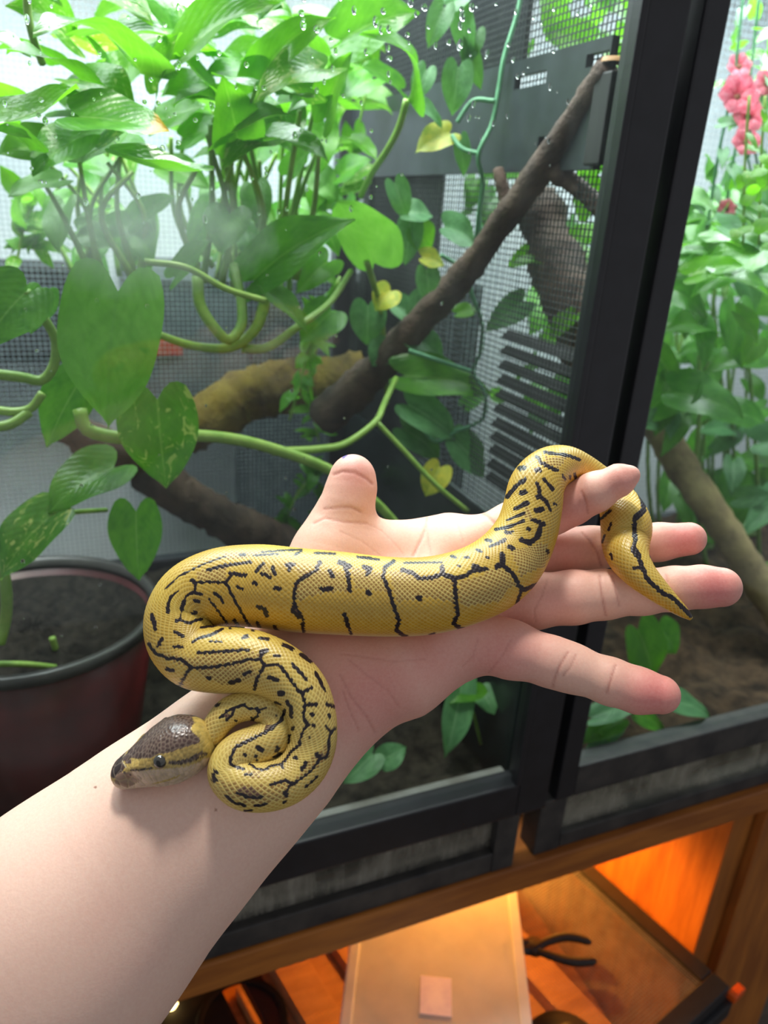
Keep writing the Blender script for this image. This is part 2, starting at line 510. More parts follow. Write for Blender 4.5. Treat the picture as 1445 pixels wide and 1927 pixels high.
def milky(name, c, a):
    t = NT(name)
    t.link(t.ramp(t.noise(18, 5, .6, t.coord('Object')), [(.35, c), (.7, tuple(q * .82 for q in c))]), t.bsdf.inputs['Base Color'])
    t.bsdf.inputs['Roughness'].default_value = .35
    tr = t.node('ShaderNodeBsdfTransparent'); tr.inputs[0].default_value = (.94, .94, .93, 1)
    mx = t.node('ShaderNodeMixShader'); mx.inputs[0].default_value = a
    t.link(tr.outputs[0], mx.inputs[1]); t.link(t.bsdf.outputs[0], mx.inputs[2]); t.link(mx.outputs[0], t.out.inputs[0])
    return t.m


m_milk = milky('milky_plastic', srgb(236, 234, 230), .50); m_milk2 = milky('thick_milky_plastic', srgb(242, 240, 236), .75)
TO = T0 - tex * TW
obar('tub_lid', TO + tex * .012 + tey * .012 + lez * (TH - .003), tex * (TW - .024), tey * (TL - .024), lez * .003, m_milk, tub, .001)
for nm, o_, ex_, ey_ in (('tub_rim', TO, tex * TW, tey * .012), ('tub_rim', TO + tey * (TL - .012), tex * TW, tey * .012), ('tub_rim', TO + tey * .012, tex * .012, tey * (TL - .024)), ('tub_rim', TO + tex * (TW - .012) + tey * .012, tex * .012, tey * (TL - .024))):
    obar(nm, o_ + lez * (TH - .008), ex_, ey_, lez * .010, m_milk2, tub, .002)
for nm, o_, ex_, ey_ in (('tub_wall', TO + tex * .006 + tey * .006, tex * (TW - .012), tey * .002), ('tub_wall', TO + tex * .006 + tey * (TL - .008), tex * (TW - .012), tey * .002), ('tub_wall', TO + tex * .006 + tey * .008, tex * .002, tey * (TL - .016)), ('tub_wall', TO + tex * (TW - .008) + tey * .008, tex * .002, tey * (TL - .016))):
    obar(nm, o_, ex_, ey_, lez * (TH - .0085), m_milk, tub, 0)
obar('tub_floor', TO + tex * .008 + tey * .008, tex * (TW - .016), tey * (TL - .016), lez * .002, m_milk, tub, 0)
lp = onZ(820, 1874, ZL + TH + .0026)
lab = obar('paper_label', lp - tex * .016 - tey * .020, tex * .032, tey * .040, lez * .0006, pmat('label_paper', srgb(250, 236, 246), srgb(232, 216, 236), 60, .7), tub, 0)
lab['label'] = 'small pinkish paper label'

# pliers
pl = thing('pliers', 'black handled pliers lying open on the wire lid', 'pliers', onZ(1000, 1786, ZL + .001))
m_grip = pmat('black_grip', (.012, .010, .010), (.02, .016, .014), 60, .5); m_steel = pmat('dark_steel', (.07, .065, .06), (.04, .04, .04), 80, .5, .6)
for line in ([(1005, 1785), (1030, 1772), (1062, 1763), (1090, 1766), (1113, 1774)], [(1012, 1790), (1040, 1800), (1075, 1809), (1100, 1810), (1122, 1808)]):
    pts = spline([onZ(u, v, ZL + .0115) for u, v in line], 24)
    MB().tube(pts, np.interp(np.linspace(0, 1, 24), [0, .15, .6, .93, 1], [.0035, .0045, .0055, .005, .002]), 10).build('handle', m_grip, pl, True)
pv = onZ(1005, 1787, ZL + .004)
MB().lathe([(0, 0), (.010, 0), (.010, .010), (.0, .010)], 18, pv).build('pivot', m_steel, pl, True)
jd = pv - onZ(1060, 1787, ZL + .004); jd /= np.linalg.norm(jd); jn = np.array([-jd[1], jd[0], 0])
for sg in (-1, 1):
    MB().tube([pv + jd * .006 + jn * sg * .004 + lez * .005, pv + jd * .020 + jn * sg * .0045 + lez * .005, pv + jd * .038 + jn * sg * .0025 + lez * .005], [.006, .005, .0025], 8).build('jaw', m_steel, pl, True)

# reflector lamps lying about
m_dome = pmat('black_dome_metal', (.014, .012, .012), (.022, .018, .016), 40, .7, spec=.15)


def emis(name, c, s):
    t = NT(name); e = t.node('ShaderNodeEmission'); e.inputs[0].default_value = (*c, 1); e.inputs[1].default_value = s
    n = t.noise(40, 2, .5, t.coord('Object')); t.link(t.ramp(n, [(.3, c), (.7, tuple(q * .9 for q in c))]), e.inputs[0])
    t.link(e.outputs[0], t.out.inputs[0]); return t.m


def dome_lamp(label, c, r, h, glow, bulb_off=(0, 0, 0)):
    g = thing('dome_lamp', label, 'lamp', c)
    MB().lathe([(r, 0), (r * 1.04, .002), (r * .98, h * .25), (r * .80, h * .55), (r * .45, h * .78), (r * .24, h * .86), (r * .22, h * 1.25), (.0005, h * 1.27)], 36, c).build('dome', m_dome, g, True)
    MB().lathe([(r * .97, .001), (r * .90, h * .25), (r * .72, h * .52), (r * .3, h * .72), (.0005, h * .74)], 36, c).build('reflector', pmat('lamp_reflector', (.75, .72, .68), (.6, .58, .55), 30, .25, .8), g, True)
    MB().lathe([(.0005, h * .12), (r * .16, h * .16), (r * .26, h * .32), (r * .22, h * .48), (r * .12, h * .6), (.0005, h * .62)], 20, c).build('bulb', glow, g, True)
    return g


m_glow = emis('red_heat_bulb', (1.0, .22, .02), 25.0)
heat_c = F0 - lex * .09 + ley * .36 + lez * .108      # hung from the underside of the shelf board, mouth down
dome_lamp('black dome heat lamp glowing orange under the shelf, behind its front edge', heat_c, .065, .075, m_glow)
m_off = pmat('frosted_bulb', srgb(190, 180, 170), srgb(170, 160, 150), 20, .4)
kc = onZ(1062, 1985, ZL + .004)
dome_lamp('small black dome lamp at the front edge of the wire lid', kc, .042, .030, m_off)
bl_ = thing('lamp_hood', 'black boxy lamp hood with a lit warm bulb peeking out, left of the tub', 'lamp', onZ(330, 1990, -.84))
hb = onZ(330, 1990, -.84)
c0 = np.array([.104, .560, -.80])
hx_, hy_ = lex, ley
obar('hood', c0 - hx_ * .30 - hy_ * .20 - lez * .05, hx_ * .288, hy_ * .30, lez * .05, m_dome, bl_, .006)
bc = onZ(322, 1889, -.795)
MB().lathe([(.0005, -.006), (.005, -.004), (.0072, .001), (.005, .006), (.0005, .008)], 18, bc).build('bulb', emis('warm_bulb', (1.0, .72, .25), 9.0), bl_, True)
MB().lathe([(.045, .0), (.048, .002), (.046, .006), (.040, .004)], 32, onZ(455, 1925, -.799)).build('vent_ring', m_dome, bl_, True)


def point_light(name, loc, power, color, r):
    ld = bpy.data.lights.new(name, 'POINT'); ld.energy = power; ld.color = color; ld.shadow_soft_size = r
    o = bpy.data.objects.new(name, ld); COL.objects.link(o); o.location = [float(q) for q in loc]; return o


# light of the heat bulb, from the mouth of its dome
point_light('heat_lamp_light', heat_c + lez * .004, 19.0, (1.0, .40, .05), .018)

# ================================================================== plants
def leaf_mat(name, c1, c2, vein, trans=.45, rough=.30, var=None, tip=None, scale=5.0, spec=.5, tcol=None):
    """leaf surface: mottled blade, pale midrib and side veins, light shines through"""
    t = NT(name)
    tc = t.node('ShaderNodeTexCoord'); sep = t.node('ShaderNodeSeparateXYZ'); t.link(tc.outputs['UV'], sep.inputs[0])
    u, v = sep.outputs[0], sep.outputs[1]
    info = t.node('ShaderNodeObjectInfo')
    off = t.node('ShaderNodeVectorMath', operation='MULTIPLY_ADD')
    cmb = t.node('ShaderNodeCombineXYZ')
    for i in range(3): t.link(info.outputs['Random'], cmb.inputs[i])
    t.link(cmb.outputs[0], off.inputs[0]); off.inputs[1].default_value = (37, 21, 53); t.link(tc.outputs['UV'], off.inputs[2])
    n = t.noise(scale, 4, .6, off.outputs[0], .6)
    au = t.math('ABSOLUTE', t.math('SUBTRACT', u, .5))
    col = t.ramp(n, [(.32, c1), (.68, c2)])
    if var:
        nv = t.noise(scale * 1.3, 3, .55, off.outputs[0], 1.5)
        col = t.mix(t.ramp(nv, [(.56, (0,) * 3), (.66, (1,) * 3)]), col, var)
    mid = t.ramp(au, [(.0, (1,) * 3), (.025, (0,) * 3)])
    w = t.math('SINE', t.math('MULTIPLY', t.math('SUBTRACT', v, t.math('MULTIPLY', au, .9)), 60.0))
    side = t.math('MULTIPLY', t.ramp(w, [(.80, (0,) * 3), (1.0, (1,) * 3)]), .14)
    col = t.mix(t.math('MULTIPLY', t.math('ADD', mid, side), .6), col, vein)
    if tip:
        k = t.math('MULTIPLY_ADD', n, .25, v)
        col = t.mix(t.ramp(k, [(.90, (0,) * 3), (.97, (1,) * 3)]), col, srgb(228, 170, 40))
        col = t.mix(t.ramp(k, [(1.0, (0,) * 3), (1.03, (1,) * 3)]), col, tip)
    hs = t.node('ShaderNodeHueSaturation'); t.link(col, hs.inputs['Color'])
    t.link(t.math('MULTIPLY_ADD', info.outputs['Random'], .35, .82), hs.inputs['Value'])
    col = hs.outputs[0]
    t.link(col, t.bsdf.inputs['Base Color'])
    t.bsdf.inputs['Roughness'].default_value = rough
    t.bsdf.inputs['Specular IOR Level'].default_value = spec
    t.bump(t.math('ADD', t.math('MULTIPLY', w, .12), t.noise(14, 3, .5, off.outputs[0])), .35, .0012)
    tl = t.node('ShaderNodeBsdfTranslucent')
    t.link(t.mix(1.0, col, tcol or (1.0, 1.0, .35), 'MULTIPLY') if False else t.mix(.35, col, tcol or srgb(140, 224, 16)), tl.inputs[0])
    mx = t.node('ShaderNodeMixShader'); mx.inputs[0].default_value = trans
    t.link(t.bsdf.outputs[0], mx.inputs[1]); t.link(tl.outputs[0], mx.inputs[2]); t.link(mx.outputs[0], t.out.inputs[0])
    return t.m


VE = srgb(190, 214, 140)
# pothos greens: backlit leaves tinted lighter, shaded ones darker; gloss and translucency vary too
LM = dict(
    mid=leaf_mat('pothos_green', srgb(96, 164, 44), srgb(62, 132, 32), srgb(150, 196, 100), .5),
    dark=leaf_mat('shaded_pothos_leaf', srgb(88, 154, 44), srgb(58, 124, 34), srgb(136, 182, 96), .4),
    bright=leaf_mat('backlit_pothos_leaf', srgb(112, 178, 42), srgb(80, 150, 30), srgb(170, 210, 100), .62),
    var=leaf_mat('marbled_pothos', srgb(90, 156, 44), srgb(60, 126, 34), srgb(150, 190, 90), .45, var=srgb(190, 206, 110)),
    brightvar=leaf_mat('backlit_marbled_leaf', srgb(112, 178, 42), srgb(82, 152, 30), srgb(190, 222, 120), .58, var=srgb(214, 226, 150)),
    pale=leaf_mat('glossy_pothos_leaf', srgb(96, 164, 48), srgb(64, 134, 36), srgb(150, 196, 104), .4, rough=.2, spec=.9),
    matte=leaf_mat('matte_pothos_leaf', srgb(112, 170, 72), srgb(84, 146, 52), srgb(96, 150, 70), .38, rough=.42),  # paler green with a rougher, less glossy blade
    burnt=leaf_mat('browned_tip_leaf', srgb(96, 164, 50), srgb(64, 134, 40), srgb(150, 190, 110), .4, tip=srgb(58, 50, 48), rough=.3, spec=.6),
    cloth=leaf_mat('cloth_vine_leaf', srgb(92, 146, 92), srgb(62, 114, 70), srgb(150, 190, 140), .3, rough=.5),
    clothd=leaf_mat('darker_cloth_vine_leaf', srgb(84, 136, 84), srgb(58, 108, 64), srgb(140, 180, 130), .28, rough=.5),  # slightly darker green than the other cloth leaves
    yellow=leaf_mat('yellowed_cloth_leaf', srgb(206, 196, 62), srgb(150, 170, 56), srgb(210, 206, 120), .35, rough=.5),
    shade=leaf_mat('shaded_leaf', srgb(84, 150, 52), srgb(54, 120, 38), srgb(130, 180, 90), .42),
)
m_stem = pmat('pothos_stem', srgb(146, 178, 84), srgb(116, 156, 60), 60, .4)
m_stemd = pmat('green_stem', srgb(132, 168, 80), srgb(102, 144, 58), 60, .45)
m_cstem = pmat('cloth_vine_stem', srgb(110, 170, 130), srgb(80, 140, 100), 60, .5)


def leaf(parent, B, T, width, nh, mat, curl=.10, fold=.22, lobe=.20, wav=.03, nu=9, nv=15, shape=(.42, .92), name='leaf', cut=0):
    B, T, nh = np.array(B, float), np.array(T, float), np.array(nh, float)
    y = T - B; L = np.linalg.norm(y); y /= L
    z = nh - y * (nh @ y); z /= np.linalg.norm(z) + 1e-9
    x = np.cross(y, z)
    t = np.linspace(0, 1, nv) ** 1.1; v = np.linspace(-1, 1, nu)
    f = (t + .09) ** shape[0] * (1 - t) ** shape[1]; f = f / f.max(); f[-1] = .004; f[-2] *= .8
    tv, vv = np.meshgrid(t, v, indexing='ij'); fv = f[:, None]
    X = width / 2 * fv * vv
    Y = L * (tv - lobe * np.sin(np.pi * .72 * np.abs(vv) ** .9) * (1 - tv) ** 5)
    ph = random.uniform(0, 6.28)
    Z = fold * np.abs(X) + curl * L * 4 * tv * (1 - tv) + wav * L * np.sin(tv * 9 + ph + vv * 2) * vv ** 2
    pos = B + X[..., None] * x + Y[..., None] * y + Z[..., None] * z
    i = (np.arange(nv - 1)[:, None] * nu + np.arange(nu - 1)[None]).ravel()
    fc = np.stack([i, i + 1, i + nu + 1, i + nu], 1)
    uv = np.stack([(vv + 1) / 2, tv], -1).reshape(-1, 2)
    return mesh_obj(name, pos.reshape(-1, 3), fc, mat, parent, True, uv=uv)


def cn(x, y, z=-1.0):
    """normal hint given in camera axes (right, down, away)"""
    return M @ np.array([x, y, z])


def stem(parent, pts, r, mat=None, n=20, name='stem', sides=7):
    """pts: photo pixel plus Y plane; r in metres (scalar or pair)"""
    w = spline([onY(u, v, yy) for u, v, yy in pts], n)
    w[:, 2] = np.maximum(w[:, 2], -.484)
    rad = np.linspace(r[0], r[1], n) if isinstance(r, tuple) else r
    return MB().tube(w, rad, sides).build(name, mat or m_stem, parent, True)


def leaves(parent, rows):
    for (bu, bv, bY, tu, tv, tY, w, nx, ny, curl, fold, mat) in rows:
        B, T = onY(bu, bv, bY), onY(tu, tv, tY)
        if min(B[2], T[2]) < -.484: continue
        d = (B + T) @ M[:, 2] / 2
        leaf(parent, B, T, w * d / FPX, cn(nx, ny), LM[mat], curl, fold)


# ------------------------------------------------------------------ pots
m_redpot = pmat('dark_red_pot', srgb(92, 30, 30), srgb(66, 24, 24), 14, .3)
m_rim = pmat('grey_pot_rim', srgb(66, 64, 60), srgb(48, 46, 44), 30, .35)
pc = np.array([-.050, .600, -.486]); zr = -.322
pot = thing('plant_pot', 'dark red plastic plant pot full of black soil', 'pot', pc)
MB().lathe([(.0005, .0), (.072, .0), (.074, .004), (.098, zr + .486 - .010), (.094, zr + .486 - .010), (.070, .010), (.0005, .010)], 48, pc).build('pot_body', m_redpot, pot, True)
MB().lathe([(.096, zr + .486 - .010), (.102, zr + .486 - .008), (.102, zr + .486), (.096, zr + .486 + .001), (.094, zr + .486 - .006)], 48, pc).build('pot_rim', m_rim, pot, True)
sv = []; rs = np.random.default_rng(9)
ps = MB(); nr_, na_ = 10, 40
for i in range(nr_ + 1):
    for j in range(na_):
        a = 2 * math.pi * j / na_; r = .0935 * i / nr_
        sv.append((pc[0] + r * math.cos(a), pc[1] + r * math.sin(a), zr - .016 + rs.normal(0, .003) * (i < nr_)))
ps.add(sv, [(i * na_ + j, i * na_ + (j + 1) % na_, (i + 1) * na_ + (j + 1) % na_, (i + 1) * na_ + j) for i in range(nr_) for j in range(na_)])
ps.build('potting_soil', pmat('black_potting_soil', (.010, .009, .008), (.030, .025, .020), 90, .9, bump=.8, bscale=200, bdist=.004, spec=.1), pot, True)
pc2 = np.array([-.205, .525, -.486])
pot2 = thing('plant_pot', 'brown plastic pot with a narrow base beside the red pot', 'pot', pc2)
MB().lathe([(.0005, 0), (.045, 0), (.047, .003), (.062, .150), (.064, .151), (.064, .160), (.058, .160), (.043, .008), (.0005, .008)], 40, pc2).build('pot_body', pmat('brown_pot', srgb(92, 66, 54), srgb(70, 50, 42), 12, .3), pot2, True)
MB().lathe([(.0005, .140), (.030, .142), (.0585, .140)], 30, pc2).build('potting_soil', pmat('dark_potting_soil', (.014, .011, .009), (.03, .024, .018), 90, .8), pot2, True)

# ------------------------------------------------------------------ branches
m_bark = pmat('dark_bark', srgb(94, 74, 62), srgb(52, 40, 34), 30, .8, stretch=(1, 1, 1), bump=.9, bscale=120, detail=8, bdist=.003)
m_cut = pmat('cut_wood', srgb(190, 150, 100), srgb(150, 112, 70), 60, .7)
m_moss = pmat('mossy_bark', srgb(136, 112, 44), srgb(70, 54, 36), 18, .85, bump=.9, bscale=90, bdist=.004)
m_pale = pmat('pale_bark', srgb(170, 150, 104), srgb(116, 98, 70), 26, .8, bump=.6, bscale=120, bdist=.003)


def limb(name, parent, pts, n=40, mat=None, jit=.10, sides=12, seed=1):
    r_ = np.random.default_rng(seed)
    a = []
    for u, v, yy, rp in pts:
        w = onY(u, v, yy); a.append([*w, rp * (w @ M[:, 2]) / FPX])
    s = spline(a, n); s[:, 3] *= 1 + jit * np.convolve(r_.normal(0, 1, n + 4), np.ones(5) / 5, 'valid')
    s[:, :3] += np.convolve(r_.normal(0, 1, n + 4), np.ones(5) / 5, 'valid')[:, None] * s[:, 3:4] * .12
    mb = MB().tube(s[:, :3], s[:, 3], sides); q = np.array(mb.v)
    ring = np.repeat(np.arange(n), sides)
    q += r_.normal(0, .06, q.shape) * s[ring, 3][:, None]
    mb.v = [tuple(x) for x in q]
    return mb.build(name, mat or m_bark, parent, True)


br = thing('climbing_branch', 'dark forked climbing branch slanting up to the slotted band', 'branch', onY(620, 785, .74))
limb('main_limb', br, [(1146, 122, .472, 25), (1085, 215, .50, 24), (1015, 322, .53, 27), (940, 425, .57, 25), (870, 520, .61, 26), (785, 612, .65, 28), (700, 705, .69, 32), (610, 785, .735, 36)], 60, seed=2)
limb('side_limb', br, [(1010, 318, .530, 20), (1045, 322, .52, 20), (1090, 355, .505, 17), (1138, 403, .475, 15)], 24, seed=3)
limb('twig_stub', br, [(955, 395, .58, 14), (945, 350, .585, 12), (937, 318, .59, 10)], 14, seed=4)
e0 = onY(1148, 118, .472)
MB().lathe([(.0005, .0015), (.0075, .001), (.009, -.002)], 14, e0 + np.array([0.002, -.001, .002])).build('cut_end', m_cut, br, True)
lg = thing('mossy_log', 'thick mossy yellow-brown log behind the hanging leaves', 'log', onY(500, 800, .82))
limb('log_body', lg, [(345, 815, .83, 42), (430, 765, .82, 50), (520, 730, .815, 52), (620, 712, .81, 46), (690, 690, .80, 36)], 40, m_moss, seed=5)
lg2 = thing('driftwood', 'dark brown driftwood limb slanting down to the soil behind the pot', 'driftwood', onY(560, 1040, .80))
limb('driftwood_body', lg2, [(120, 800, .74, 30), (220, 850, .75, 36), (320, 915, .765, 38), (420, 975, .78, 40), (520, 1025, .80, 42), (600, 1080, .82, 42)], 44, seed=6)

# ------------------------------------------------------------------ pothos
po = thing('pothos', 'large trailing pothos with heart shaped leaves crowding the glass above the red pot', 'plant', (pc[0], pc[1], zr - .02))
leaves(po, [
 (150,220,.500, 318,247,.485, 165, .15,-.8, .03,.18,'burnt'), (236,298,.49, 402,318,.48, 96, .1,-1.4, -.08,.55,'pale'),
 (266,140,.56, 62,62,.50, 150, .2,-1.2, .16,.25,'pale'), (152,150,.54, 12,98,.50, 100, .2,-.9, .08,.25,'mid'), (-30,235,.50, 147,163,.475, 135, -.3,-.7, -.06,.3,'bright'),
 (-40,248,.49, 60,262,.475, 70, .1,-1.3, .05,.3,'pale'), (-30,70,.56, 58,105,.53, 60, .2,-.9, .05,.2,'pale'), (298,172,.58, 342,62,.55, 88, -.3,-.2, .08,.3,'brightvar'),
 (180,-40,.60, 288,45,.57, 90, .2,-.4, .05,.2,'brightvar'), (295,-60,.66, 360,100,.62, 150, .3,-.6, .1,.12,'pale'), (345,112,.57, 530,10,.54, 120, -.2,-.4, .12,.35,'bright'),
 (402,178,.60, 328,100,.57, 105, .1,-.3, .05,.25,'bright'), (485,170,.58, 632,34,.55, 86, .4,-.3, .22,.25,'bright'), (446,262,.57, 418,142,.54, 110, .1,-.2, .08,.25,'bright'),
 (432,150,.56, 592,180,.53, 48, .0,-1.6, -.05,.4,'pale'), (613,222,.60, 662,98,.57, 88, -.3,-.2, .06,.25,'bright'), (768,188,.60, 680,62,.55, 72, .8,-.4, .22,.3,'mid'),
 (752,168,.70, 678,122,.68, 72, .1,-.3, .05,.2,'mid'), (596,140,.66, 518,178,.64, 84, .1,-.2, .05,.2,'dark'), (520,192,.66, 552,292,.63, 98, .1,-.3, .06,.2,'dark'),
 (648,52,.72, 738,34,.70, 54, .1,-.3, .05,.2,'bright'), (415,45,.70, 600,-30,.66, 80, .1,-.7, .08,.2,'pale'), (478,528,.60, 668,412,.56, 120, .1,-.3, .10,.3,'mid'),
 (704,495,.64, 634,380,.60, 128, -.4,-.5, .10,.3,'matte'), (432,402,.60, 418,480,.57, 92, .1,-.4, .08,.2,'matte'), (222,548,.468, 204,806,.462, 215, -.1,-.25, .05,.12,'matte'),
 (296,752,.492, 313,919,.485, 148, .1,-.25, .05,.16,'var'), (214,880,.52, 90,966,.50, 128, -.2,-.4, .10,.2,'mid'), (100,968,.50, 2,1092,.485, 122, -.2,-.4, .10,.2,'var'),
 (256,962,.54, 262,1092,.525, 98, .1,-.2, .05,.18,'mid'), (52,548,.49, -30,655,.48, 140, .3,-.4, .10,.2,'mid'), (152,715,.54, 88,842,.53, 100, .2,-.2, .08,.2,'mid'),
 (82,552,.56, 58,628,.55, 74, .1,-.2, .05,.2,'dark'), (505,550,.58, 578,626,.56, 50, .5,-.5, .06,.5,'matte'), (622,588,.70, 566,645,.69, 84, .1,-.2, .05,.2,'mid'),
 (350,260,.64, 440,235,.62, 80, .1,-.4, .06,.2,'mid'), (300,235,.66, 390,200,.64, 90, .1,-.5, .06,.2,'bright'), (200,120,.66, 130,40,.64, 80, .2,-.5, .06,.2,'mid'),
 (190,180,.64, 200,110,.62, 70, .1,-.3, .06,.2,'brightvar'), (150,260,.60, 60,330,.58, 100, .1,-.4, .06,.2,'mid'), (210,240,.66, 150,310,.64, 90, .1,-.3, .06,.2,'matte'),
 (430,300,.66, 360,300,.64, 44, .1,-1.0, .1,.3,'bright'), (110,340,.62, 15,370,.60, 60, .1,-.5, .06,.2,'matte'), (540,330,.68, 590,280,.66, 70, .1,-.4, .06,.2,'mid'),
 (700,150,.75, 640,190,.73, 60, .1,-.3, .06,.2,'mid'), (560,90,.74, 640,150,.72, 70, .1,-.3, .06,.2,'bright'), (500,240,.72, 470,330,.70, 84, .1,-.3, .06,.2,'mid'), (610,240,.74, 600,330,.72, 60, .2,-.3, .06,.2,'bright'),
 (330,520,.60, 400,450,.58, 60, .1,-.4, .06,.2,'matte'), (250,420,.66, 330,370,.64, 70, .1,-.4, .06,.2,'mid'), (640,330,.72, 700,300,.70, 60, .1,-.4, .06,.2,'mid'),
])
rf = random.Random(21)
for k in range(44):                       # leaves of the middle layer, under the lamp
    u, v = rf.uniform(-10, 660), rf.uniform(-40, 290)
    if u < 110 and 20 < v < 90: continue
    yy = rf.uniform(.56, .68); L_ = rf.uniform(95, 160); a = rf.choice([rf.uniform(-.6, .9), rf.uniform(2.2, 3.8)])
    leaves(po, [(u, v, yy, u + L_ * math.cos(a), v + L_ * .8 * math.sin(a), yy - .03, L_ * rf.uniform(.62, .85), rf.uniform(-.6, .6), rf.uniform(-1.2, .0), rf.uniform(.05, .2), .28, rf.choice(['mid', 'bright', 'bright', 'brightvar', 'mid', 'pale', 'var', 'dark']))])
for k in range(46):                       # deeper foliage of the same plant
    u, v = rf.uniform(120, 690), rf.uniform(-30, 500)
    if v > 380 and rf.random() < .5: continue
    yy = rf.uniform(.68, .90); L_ = rf.uniform(60, 120); a = rf.uniform(-.5, 2.4)
    leaves(po, [(u, v, yy, u + L_ * math.cos(a), v + L_ * math.sin(a), yy - .03, L_ * rf.uniform(.6, .85), rf.uniform(-.6, .6), rf.uniform(-1, .2), .08, .25, rf.choice(['mid', 'bright', 'bright', 'dark', 'shade', 'brightvar']))])
for k in range(26):                       # half hidden leaves among the petioles
    u, v = rf.uniform(110, 620), rf.uniform(300, 460); yy = rf.uniform(.62, .84); L_ = rf.uniform(50, 95); a = rf.uniform(.2, 2.9)
    leaves(po, [(u, v, yy, u + L_ * math.cos(a), v + L_ * math.sin(a), yy - .02, L_ * rf.uniform(.6, .8), rf.uniform(-.6, .6), rf.uniform(-.8, .2), .1, .25, rf.choice(['matte', 'mid', 'shade', 'bright', 'matte']))])
S = lambda pts, r, **k: stem(po, pts, r, **k)
S([(272,492,.53),(350,503,.525),(425,543,.52),(500,566,.515)], .0022)
S([(372,520,.56),(376,570,.555),(400,612,.55),(430,640,.55),(452,618,.555),(454,570,.57),(440,500,.60)], (.0042,.0036))
S([(500,520,.60),(497,570,.58),(480,620,.565),(440,652,.56),(370,652,.555),(285,625,.55)], (.0050,.0026))
S([(455,655,.565),(500,655,.565),(560,615,.57),(620,570,.60),(660,510,.63)], (.0036,.0024))
S([(150,770,.51),(162,806,.505),(235,824,.50),(300,820,.50),(365,819,.50),(440,826,.505),(520,846,.51),(620,884,.515),(700,940,.52),(748,990,.525)], (.0046,.0040), n=40)
S([(515,850,.515),(600,845,.53),(650,835,.545),(708,792,.56),(722,762,.58),(745,712,.62)], (.0032,.0026))
S([(708,793,.56),(760,848,.55),(820,912,.54),(880,962,.535)], .0022)
S([(-20,703,.50),(40,710,.50),(78,716,.50),(100,690,.50),(104,640,.50),(80,595,.495),(50,548,.49)], (.0034,.0026))
S([(-20,770,.51),(30,775,.51),(58,768,.51),(80,740,.51)], .0028); S([(-20,805,.505),(20,798,.505),(55,775,.51)], .0034)
S([(100,968,.50),(150,963,.52),(200,960,.55)], .0018); S([(258,548,.468),(240,565,.475),(215,590,.50)], .0022)
S([(765,188,.60),(750,240,.61),(730,280,.62),(700,325,.64),(678,370,.66)], .0028); S([(690,492,.64),(702,530,.65),(715,575,.67),(722,640,.68),(728,760,.70)], (.0030,.0022))
S([(50,-40,.56),(52,20,.56),(62,70,.56),(80,120,.57)], .0024)
S([(5,1060,.52),(12,1120,.52),(10,1170,.53),(0,1210,.53)], .0040); S([(-30,1250,.53),(40,1250,.53),(105,1256,.54)], .0024); S([(98,1200,.56),(108,1235,.56),(108,1262,.56)], .0026)
for k in range(26):                       # the sheaf of upright petioles
    x0 = rf.uniform(330, 580); y0 = rf.uniform(470, 560); x1 = 455 + (x0 - 455) * 1.5 + rf.uniform(-60, 60); yy = rf.uniform(.60, .78)
    S([(x0, y0, yy), ((x0 + x1) / 2 + rf.uniform(-40, 40), 400, yy), (x1, rf.uniform(180, 320), yy - .03)], (.0030, .0018), mat=m_stem if k % 3 else m_stemd, n=12, sides=6)
for k in range(12):
    x0 = rf.uniform(110, 260); yy = rf.uniform(.62, .80)
    S([(x0 + 30, 520, yy), (x0 + rf.uniform(-30, 40), 400, yy), (x0 + rf.uniform(-90, 70), rf.uniform(240, 330), yy)], (.0028, .0016), mat=m_stemd if k % 2 else m_stem, n=12, sides=6)

